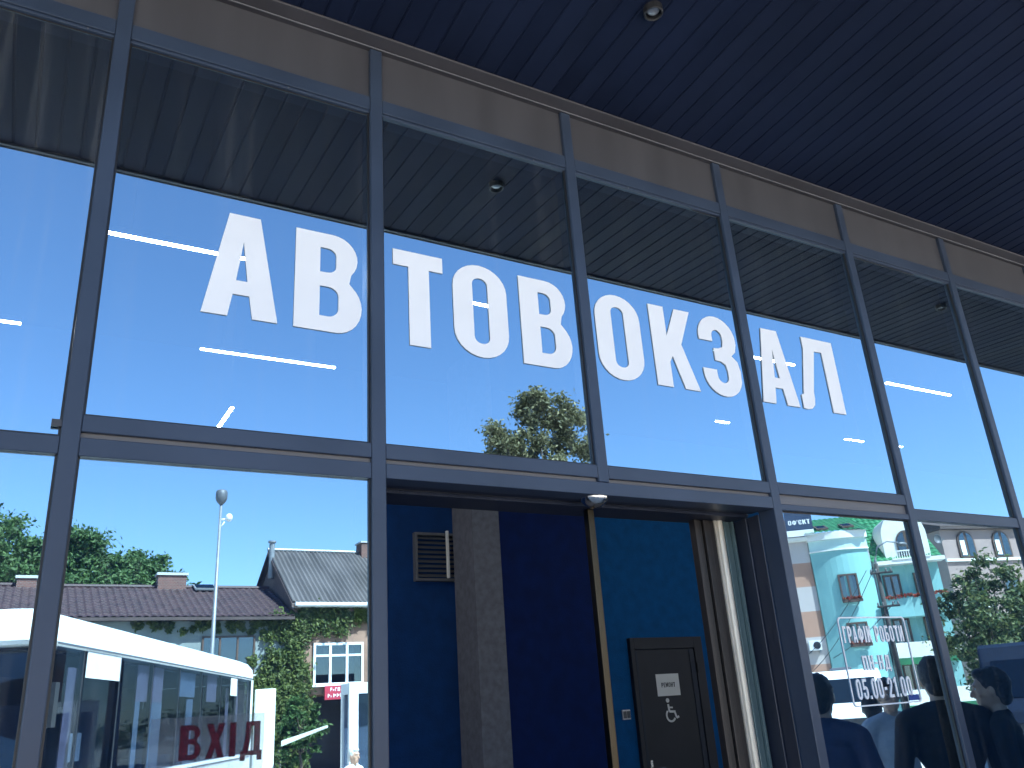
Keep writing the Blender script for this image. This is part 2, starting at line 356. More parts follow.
# ---------------------------------------------------------------- the station facade
I0, I1 = -4, 12                 # mullions stand at x = I0..I1, 1 m apart
ZB, ZT = 4.04, 4.38             # underside of the top transom, soffit
HW = .027                       # half width of a mullion
fa = thing('station_facade', (4,0,0), 'glazed bus station front of dark grey aluminium frames and mirror glass', 'glass facade')
def mull(i):
    b = MB(); low = 0 if not 1 < i < 3 else 2.476
    b.box(i-HW, i+HW, -.045, .06, low, ZT-.003)
    b.build('mullion', M['frame'], fa, bevel=.003, seg=1)
for i in range(I0, I1+1): mull(i)
for i in range(I0, I1):
    a, b_ = i+HW+.0005, i+1-HW-.0005
    door = 1 <= i < 3
    simple = i < 0 or i >= 4
    # top transom with a thin shadow gap, spandrel panel above
    t = MB(); t.box(a, b_, -.041, .05, 4.046, 4.114); t.box(a, b_, -.034, .05, 4.034, 4.0455)
    t.build('transom', M['frame'], fa, bevel=.002, seg=1)
    s_ = MB(); s_.box(a, b_, -.026, -.004, 4.1145, ZT-.004); s_.build('spandrel_panel', M['spandrel'], fa)
    if simple:
        zt, zb = 2.475, 2.418
        t = MB(); t.box(a, b_, -.040, .05, zb, zt); t.build('transom', M['frame'], fa, bevel=.002, seg=1)
    else:
        zt, zb = 2.549, 2.416
        t = MB(); t.box(a, b_, -.042, .05, 2.494, zt); t.build('transom', M['frame'], fa, bevel=.002, seg=1)
        if i == 3:
            t = MB(); t.box(a, b_, -.026, .05, 2.4455, 2.4935); t.build('infill_panel', M['spandrel_low'], fa)
            t = MB(); t.box(a, b_, -.040, .05, 2.416, 2.445); t.build('transom', M['frame'], fa, bevel=.002, seg=1)
        elif not door:
            t = MB(); t.box(a, b_, -.026, .05, 2.4755, 2.4935); t.build('infill_panel', M['spandrel_low'], fa)
            t = MB(); t.box(a, b_, -.041, .05, 2.416, 2.475); t.build('transom', M['frame'], fa, bevel=.002, seg=1)
        else:
            t = MB(); t.box(a, b_, -.026, .05, 2.4755, 2.4935); t.build('infill_panel', M['spandrel_low'], fa)
    gm = M['glass_streaky'] if i < 0 else M['glass']
    def pane(z0, z1, m_):
        # the coat is on the outer face; the other faces of the pane are clear
        q = MB(); q.box(a, b_, -.020, .004, z0, z1, 1); k = q.f.index((0,1,5,4)); q.m[k] = 0
        tx, tz = random.uniform(-.0012,.0012), random.uniform(-.0008,.0008); q.v = [(v[0], v[1]+tx*(v[0]-i-.5)+tz*(v[2]-(z0+z1)/2), v[2]) for v in q.v]
        q.build('glass_pane', [m_, M['glass_back']], fa, recalc=False)
        # black gasket round the pane
        gk = MB(); e = .007
        gk.box(a, a+e, -.027, -.0205, z0, z1); gk.box(b_-e, b_, -.027, -.0205, z0, z1)
        gk.box(a+e+.0003, b_-e-.0003, -.027, -.0205, z0, z0+e); gk.box(a+e+.0003, b_-e-.0003, -.020, -.0125, z1-e, z1)
        gk.build('gasket', M['black'], fa)
    pane(zt+.0005, 4.0335, gm)
    if not door:
        pane(.16, zb-.0005, gm)
        t = MB(); t.box(a, b_, -.041, .05, .0, .1595); t.build('transom', M['frame'], fa, bevel=.002, seg=1)
# door lintel across both door bays
t = MB(); t.box(1+HW+.0005, 3-HW-.0005, -.043, .05, 2.420, 2.4750); t.build('door_lintel', M['frame'], fa, bevel=.002, seg=1)
c_ = MB(); c_.box(-.056, -HW-.001, -.04, -.0285, 2.505, 2.527); c_.build('spacer_clip', M['spandrel'], fa)
# small bright fixings along the top transom
c_ = MB()
for x in (.62, 1.79, 2.35, -.12):
    c_ = MB(); c_.box(x, x+.006, -.0375, -.0345, 4.036, 4.040); c_.build('fixing', M['drip'], fa)

# automatic door surround, pushed back behind the lintel
ds = thing('sliding_door', (2.0,.2,0), 'open automatic entrance door with dark header, steel post and open leaf at right', 'door')
t = MB(); t.box(1.03, 2.97, .055, .10, 2.424, 2.49); t.box(1.03, 2.97, .125, .30, 2.412, 2.55); t.box(1.03, 2.97, .101, .1245, 2.43, 2.52); t.box(1.03, 2.97, .118, .1245, 2.418, 2.425)
t.build('door_header', M['frame_dark'], ds, bevel=.003, seg=1)
t = MB(); t.box(2.964, 2.972, .055, .30, .0, 2.411); t.box(2.954, 2.9635, .13, .16, 0, 2.411)
t.box(1.028, 1.06, .055, .30, .0, 2.411)
t.build('door_jamb', M['frame_dark'], ds, bevel=.003, seg=1)
t = MB(); t.box(2.040, 2.072, .15, .19, 0, 2.411); t.build('steel_post', M['bronze_steel'], ds, bevel=.007, seg=3)
t = MB()  # polished leaf strips; the reflections in them are painted as strip colours
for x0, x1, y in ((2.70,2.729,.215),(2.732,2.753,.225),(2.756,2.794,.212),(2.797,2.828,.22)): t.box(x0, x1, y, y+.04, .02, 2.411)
t.build('brown_reflect_profile', M['reflect_brown'], ds, bevel=.004)
t = MB(); t.tube([(2.865,.225,.02),(2.865,.225,2.411)], .019, 14); t.box(2.8295, 2.843, .215,.25,.02,2.411); t.build('cream_reflect_profile', M['reflect_cream'], ds, smooth=False)
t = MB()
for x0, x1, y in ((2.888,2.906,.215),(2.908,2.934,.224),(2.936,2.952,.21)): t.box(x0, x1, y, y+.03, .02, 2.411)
t.build('teal_reflect_profile', M['reflect_teal'], ds, bevel=.004)
# motion sensor dome under the lintel
dm = thing('sensor_dome', (1.98,.08,2.40), 'small round polished steel dome under the door lintel', 'motion sensor')
t = MB(); prof = [(.058,.030),(.062,.014),(.062,.006)]+[(.060*math.cos(R_(a)), -.048*math.sin(R_(a))) for a in range(5, 90, 8)]+[(.004,-.0485)]
t.lathe((1.985,.02,2.427), [(r, h) for r, h in prof], 28); t.build('dome_shell', M['chrome'], dm, smooth=True)
t = MB(); t.lathe((1.985,.02,2.458), [(.036,.0),(.036,.03)], 20); t.build('dome_base', M['black'], dm)

# ---------------------------------------------------------------- canopy
ca = thing('canopy', (4,-.7,ZT), 'dark grey canopy with narrow planked soffit over the entrance', 'canopy')
X0, X1, YE, SLP = -9.0, 22.0, -1.52, .088
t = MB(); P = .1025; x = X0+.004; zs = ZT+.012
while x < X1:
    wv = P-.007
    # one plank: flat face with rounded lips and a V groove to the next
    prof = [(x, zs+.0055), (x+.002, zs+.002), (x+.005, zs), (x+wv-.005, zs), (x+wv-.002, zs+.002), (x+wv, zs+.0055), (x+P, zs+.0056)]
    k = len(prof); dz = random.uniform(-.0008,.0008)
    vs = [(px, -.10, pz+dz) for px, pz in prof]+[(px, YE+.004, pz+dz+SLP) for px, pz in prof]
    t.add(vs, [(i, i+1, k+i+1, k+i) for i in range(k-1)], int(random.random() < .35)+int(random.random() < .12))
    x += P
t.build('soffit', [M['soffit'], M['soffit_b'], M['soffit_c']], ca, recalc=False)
t = MB(); t.box(X0, X1, -.124, -.001, ZT+.0, ZT+.0105); t.build('edge_trim', M['trim'], ca, bevel=.002, seg=1)
t = MB(); t.box(X0, X1, -.056, -.047, ZT-.006, ZT-.0005); t.build('drip_edge', M['drip'], ca, bevel=.002, seg=1)
t = MB(); t.box(X0, X1, YE-.012, YE, ZT+SLP-.006, ZT+.46); t.box(X0, X1, YE+.0005, YE+.026, ZT+SLP-.003, ZT+SLP+.010); t.build('fascia', M['frame_dark'], ca, bevel=.003, seg=1)
t = MB(); t.box(X0, X1, YE, 12, ZT+.455, ZT+.62); t.build('roof_slab', M['trim'], ca)
for x in (-2.1, 1.97, 6.04, 10.1):
    d = thing('downlight', (x,-.72,ZT), {-2.1:'black cylinder downlight on the soffit, leftmost of its row', 1.97:'round downlight with chrome lens on the dark soffit at top centre', 6.04:'black cylinder downlight on the soffit mirrored near the right edge', 10.1:'black cylinder downlight at the far right end of the soffit'}[x], 'ceiling lamp', 'downlights on the canopy soffit')
    t = MB(); t.lathe((x+.045,-.74,ZT+.115), [(.040,0),(.042,-.004),(.042,-.096),(.040,-.098),(.036,-.098),(.034,-.094),(.034,-.058),(.004,-.057)], 24); t.build('lamp_body', M['black'], d, smooth=False)
    t = MB(); t.lathe((x+.045,-.74,ZT+.050), [(.033,.0),(.033,-.012),(.022,-.021),(.004,-.024)], 24); t.build('lens', M['lens'], d, smooth=True)

# ---------------------------------------------------------------- hall inside
def solo(name, mb, m_, label, cat, group=None, **kw): return tag(mb.build(name, m_, **kw), label, cat, group)
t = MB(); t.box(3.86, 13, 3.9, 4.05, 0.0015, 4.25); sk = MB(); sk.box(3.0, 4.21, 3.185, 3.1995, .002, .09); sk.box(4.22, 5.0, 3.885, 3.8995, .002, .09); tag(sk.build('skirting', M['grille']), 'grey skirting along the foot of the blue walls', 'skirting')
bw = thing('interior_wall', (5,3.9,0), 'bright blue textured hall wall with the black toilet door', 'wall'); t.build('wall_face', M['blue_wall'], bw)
t = MB(); t.box(2.905, 4.215, 3.2, 3.895, 0.0015, 4.25); solo('interior_wall', t, M['blue_wall_shaded'], 'blue textured hall wall coloured as shaded, between the grey pillar and the steel post', 'wall')
t = MB(); t.box(-5, 2.9, 3.2, 4.05, 0.0015, 4.25); solo('interior_wall', t, M['blue_wall_dim'], 'blue textured hall wall coloured as half shaded, with the air grille, left of the pillar', 'wall')
t = MB(); t.box(-9, -8.8, .3, 12.8, .0015, 4.25); t.box(15, 15.2, .3, 12.8, .0015, 4.25); t.box(-8.79, 14.99, 12.6, 12.8, .0015, 4.25)
solo('outer_wall', t, M['grey_render'], 'plain grey end and back walls enclosing the hall', 'wall')
t = MB(); t.box(-9, 22, .07, 12.8, 4.26, 4.38); solo('hall_ceiling', t, M['ceiling_in'], 'plain dark ceiling of the hall above the hanging lights', 'ceiling')
t = MB(); t.box(2.744, 2.969, 2.6, 2.93, .0015, 4.25); solo('plaster_pillar', t, M['plaster'], 'square grey stone textured pillar just inside the entrance', 'pillar', bevel=.004)
# air grille on the left hall wall
gr = thing('air_grille', (2.7,3.17,2.77), 'grey louvred air grille high on the shaded blue wall left of the pillar', 'grille')
t = MB(); x0, x1, z0, z1 = 2.53, 2.90, 2.58, 2.95
t.box(x0, x1, 3.15, 3.199, z0, z0+.02); t.box(x0, x1, 3.15, 3.199, z1-.02, z1); t.box(x0, x0+.02, 3.15, 3.199, z0+.0205, z1-.0205); t.box(x1-.02, x1, 3.15, 3.199, z0+.0205, z1-.0205)
t.build('grille_frame', M['grille'], gr)
t = MB()
for k in range(9):
    z = z0+.035+k*.036; t.prism([(3.155,z),(3.16,z-.004),(3.195,z+.018),(3.19,z+.022)], x0+.021, x1-.021, 'x')
t.build('louvre', M['grille'], gr)
t = MB(); t.box(2.785, 2.803, 3.12, 3.145, 2.60, 2.965); t.build('pull_rod', M['white_plastic'], gr, bevel=.002)
# toilet door
dr = thing('toilet_door', (5.4,3.89,0), 'black accessible toilet door with a paper notice and wheelchair sign', 'door')
t = MB(); t.box(5.01, 5.055, 3.85, 3.899, .002, 2.19); t.box(5.79, 5.895, 3.85, 3.899, .002, 2.19); t.box(5.0555, 5.7895, 3.85, 3.899, 2.085, 2.19); t.build('door_frame', M['black_door'], dr, bevel=.004)
t = MB(); t.box(5.058, 5.787, 3.865, 3.895, .01, 2.082); t.build('door_leaf', M['black_door'], dr, bevel=.003)
t = MB(); t.box(5.725, 5.783, 3.858, 3.8645, .02, 2.07); t.box(5.062, 5.09, 3.858, 3.8645, .02, 2.07); t.build('door_moulding', M['frame_dark'], dr, bevel=.002)
t = MB(); t.tube([(5.115,3.862,1.05),(5.115,3.815,1.05),(5.125,3.81,1.05),(5.22,3.81,1.052)], .009, 10); t.box(5.10,5.13,3.857,3.8645,.93,1.12); t.build('door_handle', M['chrome'], dr, smooth=False)
t = MB()
for z in (.25, 1.85): t.tube([(5.797,3.845,z),(5.797,3.845,z+.1)], .009, 10)
t.build('hinge', M['black'], dr)
pn = thing('paper_notice', (5.41,3.86,1.75), 'white paper notice with one printed word on the toilet door', 'notice')
t = MB(); t.box(5.278, 5.553, 3.860, 3.8635, 1.658, 1.855); t.build('sheet', M['paper'], pn)
# wheelchair pictogram
def stroke(pts, w_):
    L = []; Rr = []
    for i, p in enumerate(pts):
        a = Vector(pts[max(0,i-1)]); b = Vector(pts[min(len(pts)-1,i+1)]); d = (b-a).normalized(); n_ = Vector((-d.y, d.x))
        L.append(tuple(Vector(p)+n_*w_/2)); Rr.append(tuple(Vector(p)-n_*w_/2))
    return L+Rr[::-1]
t = MB()
def flat(mb, poly, y0=3.8595, y1=3.8635): mb.prism(poly, y0, y1, 'y')
flat(t, arc(5.385,1.618,.020,.020,0,340,14))
for pts, w_ in (([(5.386,1.585),(5.392,1.52),(5.45,1.517)], .020), ([(5.388,1.556),(5.437,1.553)], .014), ([(5.452,1.525),(5.472,1.462),(5.50,1.472)], .018), (arc(5.405,1.485,.052,.052,130,330,14), .017)):
    for q in range(len(pts)-1): flat(t, stroke([pts[q], pts[q+1]], w_), 3.8595-q*.00015, 3.8635)
tag(t.build('wheelchair_sign', M['white_plastic']), 'white wheelchair symbol below the paper notice on the toilet door', 'symbol')
sw = thing('light_switch', (4.91,3.89,1.52), 'small double light switch on the blue wall left of the door', 'switch')
t = MB(); t.box(4.865, 4.955, 3.885, 3.8995, 1.478, 1.562); t.build('switch_plate', M['white_plastic'], sw, bevel=.004)
t = MB(); t.box(4.873, 4.907, 3.878, 3.8845, 1.49, 1.55); t.build('rocker', M['grille'], sw, bevel=.002)
t = MB(); t.box(4.914, 4.948, 3.878, 3.8845, 1.49, 1.55); t.build('rocker', M['grille'], sw, bevel=.002)
# linear lights hanging in the hall
def led(x0, x1, y, z, label, y1=None):
    o = thing('linear_light', ((x0+x1)/2, y, z), label, 'ceiling light', 'linear lights hanging in the hall')
    t = MB()
    if y1 is None: t.box(x0, x1, y-.010, y+.010, z-.008, z)
    else: t.box(x0-.010, x0+.010, y, y1, z-.008, z)
    t.build('diffuser', M['led'], o)
    t = MB()
    if y1 is None: t.box(x0-.004, x1+.004, y-.012, y+.012, z+.0005, z+.035)
    else: t.box(x0-.012, x0+.012, y-.004, y1+.004, z+.0005, z+.035)
    t.build('housing', M['grille'], o)
    for q in (.15, .85):
        t = MB()
        cx_, cy_ = (x0+(x1-x0)*q, y) if y1 is None else (x0, y+(y1-y)*q)
        t.tube([(cx_,cy_,z+.0355),(cx_,cy_,4.259)], .0018, 6)
        t.build('suspension_wire', M['wire'], o)
ZL = 3.825; ya, yb = 1.03, 2.225
led(.075, .76, ya, ZL, 'lit white strip light seen through glass left of and behind the first letter А')
led(1.925, 2.17, ya, ZL, 'lit white strip light seen through the hole of the first letter О')
led(3.85, 4.62, ya, ZL, 'lit white strip light behind the letter З and the second letter А')
led(5.64, 6.45, ya, ZL, 'lit white strip light in the bay right of the letter Л')
led(-1.1, -.255, yb, ZL, 'lit white strip light cut by the left edge of the view')
led(.715, 1.575, yb, ZL, 'lit white strip light below the first letters А and В')
led(4.95, 5.10, yb, ZL, 'short lit strip light below the letter З')
led(5.42, 5.52, yb, ZL, 'tiny lit strip light just below the second letter А beside the frame')
led(6.58, 6.84, yb, ZL, 'short lit strip light below and right of the letter Л')
led(7.23, 7.42, yb, ZL, 'tiny lit strip light past the frame right of the letter Л')
led(.93, .93, 2.24, 3.47, 'lit strip light pointing into the hall above the lower left transom', 2.68)

# ---------------------------------------------------------------- the station name, letter by letter
ZL0, H = 2.957, .415
KL = 1.0131       # letters stand on the glass, set back from the frame faces
def loopB(w_):
    H1 = .235
    out = [(0,0)]+arc(w_-.10, .112, .10, .112, -90, 40, 10)+[(w_-.050, .214)]+arc(w_-.115, .318, .098, .097, -42, 90, 10)+[(0,H)]
    i1 = [(.095,.062)]+arc(.128, .10, .040, .038, -90, 0, 6)+arc(.128,.15,.040,.036,0,90,6)+[(.095,.186)]
    i2 = [(.095,.246)]+arc(.122, .276, .036, .030, -90, 0, 6)+arc(.122,.322,.036,.030,0,90,6)+[(.095,.352)]
    return [out, i1, i2]
def loopO(w_):
    r = w_/2
    out = arc(r, .110, r, .115, 180, 360, 14)+arc(r, H-.110, r, .115, 0, 180, 14)
    i = w_/2-.091
    inn = arc(r, .086, i, .030, 180, 360, 10)+arc(r, H-.086, i, .030, 0, 180, 10)
    return [out, inn]
def loopA(w_=.264):
    c = w_/2
    return [[(0,0),(.089,0),(.103,.088),(w_-.103,.088),(w_-.089,0),(w_,0),(c+.056,H),(c-.056,H)], [(.112,.144),(w_-.112,.144),(c,.305)]]
def loopT(w_=.218): return [[(.066,0),(.156,0),(.156,.345),(w_,.345),(w_,H),(0,H),(0,.345),(.066,.345)]]
def loopK(w_=.257): return [[(0,0),(.092,0),(.092,.128),(.112,.160),(.166,0),(w_,0),(.176,.228),(w_-.002,H),(.160,H),(.092,.262),(.092,H),(0,H)]]
def loopZ(w_=.245):
    return [ [(0,.130),(0,.105)]+arc(w_/2,.110,w_/2,.116,180,345,14)+[(w_,.140)]+[(w_-.012,.190),(w_-.045,.217),(w_-.016,.242),(w_-.004,.285)]+arc(w_/2-.002,.305,w_/2-.002,.116,0,180,14)+[(.002,.282),(.087,.282)]
      +arc(w_/2-.002,.312,.034,.036,180,0,8)+[(w_/2+.032,.290),(w_/2+.024,.258),(w_/2-.005,.247),(w_/2-.035,.245),(w_/2-.035,.180),(w_/2,.178),(w_/2+.028,.164),(w_/2+.036,.130)]+arc(w_/2,.100,.036,.036,0,-180,8)+[(w_/2-.036,.130)] ]
def loopL(w_=.318):
    return [[(0,0),(.03,-.002),(.065,.006),(.092,.03),(.105,.075),(.162,.345),(.222,.345),(.222,0),(w_,0),(w_,H),(.084,H),(.084,.25),(.022,.10),(.014,.080),(0,.073)]]
def loopL2():      # straight right leg, bent left leg
    return [[(0,0),(.030,-.003),(.064,.004),(.088,.026),(.097,.062),(.099,.10),(.165,.342),(.222,.342),(.222,0),(.318,0),(.318,H),(.083,H),(.083,.345),(.026,.112),(.020,.082),(.001,.074)]]

def scl(loops, k): return [[(x*k, y*k) for x, y in L] for L in loops]
def glyph(ch):
    s_, w_ = .17, .5
    k = 1/H
    if ch == 'А': return .5, [[(0,0),(.15,0),(.18,.2),(.32,.2),(.35,0),(.5,0),(.34,1),(.16,1)], [(.2,.34),(.3,.34),(.25,.72)]]
    if ch == 'В': return .56, scl(loopB(.235), k)
    if ch in 'О0': return .5, [arc(.25,.25,.25,.255,180,360,10)+arc(.25,.75,.25,.255,0,180,10), arc(.25,.22,.085,.085,180,360,8)+arc(.25,.78,.085,.085,0,180,8)]
    if ch == 'Т': return .48, scl(loopT(.2), k)
    if ch == 'К': return .54, scl(loopK(.225), k)
    if ch == 'Г': return .40, [[(0,0),(s_,0),(s_,.85),(.40,.85),(.40,1),(0,1)]]
    if ch == 'Р': return .5, [[(0,0),(s_,0),(s_,.37)]+arc(.28,.685,.22,.315,-90,90,10)+[(0,1)], [(s_,.52)]+arc(.26,.685,.075,.165,-90,90,8)+[(s_,.85)]]
    if ch == 'Ф': return .66, [[(.25,0),(.41,0),(.41,.14)]+arc(.42,.5,.24,.36,-90,90,10)+[(.41,.86),(.41,1),(.25,1),(.25,.86)]+arc(.24,.5,.24,.36,90,270,10)+[(.25,.14)], arc(.41,.5,.09,.22,-90,90,8), arc(.25,.5,.09,.22,90,270,8)]
    if ch == 'І': return .17, [[(0,0),(.17,0),(.17,1),(0,1)]]
    if ch == 'Б': return .5, [[(0,0)]+arc(.30,.29,.2,.29,-90,90,10)+[(s_,.58),(s_,.85),(.46,.85),(.46,1),(0,1)], [(s_,.14)]+arc(.27,.29,.07,.15,-90,90,8)+[(s_,.44)]]
    if ch == 'И': return .5, [[(0,0),(.15,0),(.35,.60),(.35,0),(.5,0),(.5,1),(.35,1),(.15,.40),(.15,1),(0,1)]]
    if ch == 'П': return .5, [[(0,0),(s_,0),(s_,.85),(w_-s_,.85),(w_-s_,0),(w_,0),(w_,1),(0,1)]]
    if ch == 'Н': return .5, [[(0,0),(s_,0),(s_,.43),(w_-s_,.43),(w_-s_,0),(w_,0),(w_,1),(w_-s_,1),(w_-s_,.58),(s_,.58),(s_,1),(0,1)]]
    if ch == 'Д': return .6, [[(0,-.15),(.13,-.15),(.13,0),(.47,0),(.47,-.15),(.6,-.15),(.6,.14),(.54,.14),(.54,1),(.14,1),(.12,.5),(.06,.14),(0,.14)], [(.22,.14),(.37,.14),(.37,.86),(.29,.86),(.27,.5)]]
    if ch == '-': return .26, [[(0,.38),(.26,.38),(.26,.53),(0,.53)]]
    if ch == '.': return .16, [[(0,0),(.16,0),(.16,.16),(0,.16)]]
    if ch == "'": return .12, [[(0,.7),(.08,.7),(.12,1),(0,1)]]
    if ch == '1': return .32, [[(.14,0),(.31,0),(.31,1),(.2,1),(.02,.86),(.02,.70),(.14,.76)]]
    if ch == '2': return .5, [[(0,0),(.5,0),(.5,.15),(.2,.15),(.41,.48),(.48,.62)]+arc(.25,.75,.25,.26,-5,180,12)+[(0,.66),(.165,.66),(.165,.75)]+arc(.25,.76,.085,.11,180,-10,8)+[(.31,.62),(0,.14)]]
    if ch == '5': return .5, [[(0,.32),(0,.24)]+arc(.25,.24,.25,.245,185,355,10)+arc(.25,.42,.25,.22,0,100,8)+[(.18,.61),(.18,.85),(.46,.85),(.46,1),(.03,1),(.03,.46),(.17,.46),(.2,.495)]+arc(.25,.42,.085,.085,85,0,6)+arc(.25,.24,.085,.105,355,185,8)+[(.165,.32)]]
    if ch == 'Х': return .5, [[(0,0),(.17,0),(.25,.32),(.33,0),(.5,0),(.35,.51),(.5,1),(.33,1),(.25,.70),(.17,1),(0,1),(.15,.51)]]
    if ch == 'Е': return .42, [[(0,0),(.42,0),(.42,.15),(s_,.15),(s_,.43),(.38,.43),(.38,.57),(s_,.57),(s_,.85),(.42,.85),(.42,1),(0,1)]]
    if ch == 'Є': return .5, [arc(.25,.25,.25,.255,0,-180,10)+arc(.25,.75,.25,.255,180,0,10)+[(.5,.68),(.335,.68)]+arc(.25,.77,.085,.085,0,180,8)+[(.165,.57),(.40,.57),(.40,.43),(.165,.43)]+arc(.25,.23,.085,.085,180,360,8)+[(.335,.32),(.5,.32)]]
    if ch == 'М': return .64, [[(0,0),(.15,0),(.15,.6),(.27,.1),(.37,.1),(.49,.6),(.49,0),(.64,0),(.64,1),(.45,1),(.32,.45),(.19,1),(0,1)]]
    return .22, []
def lettering(body, height, width, gap=.11, thick=.0006):
    """bold condensed lettering, centred on x = 0, set to a total width"""
    x = 0; V_ = []; F_ = []
    for ch in body:
        adv, loops = glyph(ch)
        if loops:
            vs, fs = curve_mesh(loops, thick/height); o = len(V_)
            V_ += [(x+a, b, c) for a, b, c in vs]; F_ += [tuple(i+o for i in f) for f in fs]
        x += adv+gap
    x -= gap
    return [((a/x-.5)*width, b*height, c*height) for a, b, c in V_], F_
NAME = [('А', loopA(), .357, 'first large white letter А, at the left end of the word'),
        ('В', loopB(.260), .679, 'large white letter В between the letter А and the frame'),
        ('Т', loopT(), 1.070, 'large white letter Т, third in the word, right of the frame'),
        ('О', loopO(.254), 1.332, 'large white letter О with a strip light in its hole'),
        ('В', loopB(.253), 1.651, 'second large white letter В, after the first letter О'),
        ('О', loopO(.254), 2.045, 'second large white letter О, left of the letter К'),
        ('К', loopK(), 2.364, 'large white letter К between the letters О and З'),
        ('З', loopZ(), 2.660, 'large white letter З beside the frame after К'),
        ('А', loopA(.260), 3.028, 'second large white letter А, next to the last letter'),
        ('Л', loopL2(), 3.314, 'last large white letter Л at the right end of the word')]
for ch, loops, x, lab in NAME:
    vs, fs = curve_mesh(loops, .0022)
    t = MB(); t.add([(-.082+(x+a+.07)*KL, -.0226-c, 1.6+(ZL0+b-1.6)*KL) for a, b, c in vs], fs)
    # faces turned sideways are the letter's darker edge
    for k, f in enumerate(t.f):
        p0, p1, p2 = (Vector(t.v[i]) for i in f[:3]); n_ = (p1-p0).cross(p2-p0)
        if n_.length and abs(n_.normalized().y) < .5: t.m[k] = 1
    tag(t.build('letter', [M['letter'], M['letter_edge']]), lab, 'letter', 'white letters of the name over the entrance')

vs, fs = lettering('РЕМОНТ', .042, .165, .13, .0004); t = MB(); t.add([(5.415+a, 3.8592-c, 1.735+b) for a, b, c in vs], fs); t.build('printed_word', M['ink'], pn, recalc=False)
# opening hours on the pane right of the door
kl = lambda x, z: (-.082+(x+.07)*KL, 1.6+(z-1.6)*KL)
def dec(mb):
    mb.v = [(kl(v[0],v[2])[0], v[1], kl(v[0],v[2])[1]) for v in mb.v]; return mb
oh = thing('opening_hours', (3.49,-.014,1.7), 'white opening hours lettering in a thin frame on the glass right of the door', 'lettering')
t = MB(); yy = -.0222
def strip(a, b, w_=.007):
    d = (Vector(b)-Vector(a)).normalized(); n_ = Vector((-d.y, d.x))*w_/2; a, b = Vector(a), Vector(b)
    return [tuple(a+n_), tuple(b+n_), tuple(b-n_), tuple(a-n_)]
bx0, bx1, bz0, bz1, rr = 3.250, 3.728, 1.525, 1.918, .02
path = arc(bx1-rr, bz1-rr, rr, rr, 0, 90, 5)+arc(bx0+rr, bz1-rr, rr, rr, 90, 180, 5)+arc(bx0+rr, bz0+rr, rr, rr, 180, 270, 5)+arc(bx1-rr, bz0+rr, rr, rr, 270, 360, 5)
vs, fs = curve_mesh([path, [((q[0]-3.489)*.972+3.489, (q[1]-1.7215)*.968+1.7215) for q in path]], .0006)
t.add([(a, yy-c, b) for a, b, c in vs], fs); dec(t).build('border', M['decal'], oh, recalc=False)
for body, h_, x, z, wd in (('ГРАФІК РОБОТИ', .074, 3.484, 1.802, .425), ('ПН-НД', .064, 3.462, 1.679, .19), ('05.00-21.00', .088, 3.482, 1.555, .385)):
    vs, fs = lettering(body, h_, wd, .16)
    t = MB(); t.add([(x+a, yy-c, z+b) for a, b, c in vs], fs); dec(t).build('text_line', M['decal'], oh, recalc=False)
t = MB(); t.box(3.637, 3.712, -.0228, -.0218, 1.535, 1.560); dec(t).build('sticker', M['blue_sticker'], oh)
# entrance lettering on the pane left of the door
ev = thing('entrance_lettering', (.5,-.014,1.5), 'dark red entrance word on a grey film, low on the glass left of the door', 'lettering')
t = MB(); t.box(.31, .632, -.0216, -.0206, 1.26, 1.65); dec(t).build('film', M['grey_film'], ev)
vs, fs = lettering('ВХІД', .094, .235, .14); t = MB(); t.add([(.509+a, -.0232-c, 1.534+b) for a, b, c in vs], fs); dec(t).build('text_line', M['red_film'], ev, recalc=False)

# ================================================================ across the forecourt
# ---------------------------------------------------------------- foliage
def leaves(centres, radii, per, size, flat=.0, normal=None):
    """many small leaf faces scattered through clumps; one array of quads"""
    c = np.repeat(np.asarray(centres, float), per, 0); r = np.repeat(np.asarray(radii, float), per, 0)
    N = len(c); d = rng.normal(size=(N,3)); d /= np.linalg.norm(d, axis=1)[:,None]
    rad = np.clip(np.abs(rng.normal(0,.62,(N,1)))+.12, 0, 1.55)
    p = c+d*rad*r
    nrm = rng.normal(size=(N,3))+d*.8+np.array([0,0,.5])
    if normal is not None: nrm = rng.normal(size=(N,3))*.55+np.array(normal)
    nrm /= np.linalg.norm(nrm, axis=1)[:,None]
    a = np.cross(nrm, rng.normal(size=(N,3))); a /= np.linalg.norm(a, axis=1)[:,None]+1e-9
    b = np.cross(nrm, a); s_ = size*rng.uniform(.6, 1.3, (N,1))
    q = np.stack([p-a*s_, p+b*s_*.45+nrm*s_*.1, p+a*s_, p-b*s_*.45+nrm*s_*.1], 1).reshape(-1,3)
    return q
def leaf_obj(name, q, m_, parent=None):
    N = len(q)//4; me = bpy.data.meshes.new(name)
    off = np.array(parent.location) if parent else np.zeros(3)
    me.from_pydata((q-off).tolist(), [], np.arange(N*4).reshape(-1,4).tolist()); me.materials.append(m_)
    o = bpy.data.objects.new(name, me); COL.objects.link(o)
    if parent: o.parent = parent
    return o
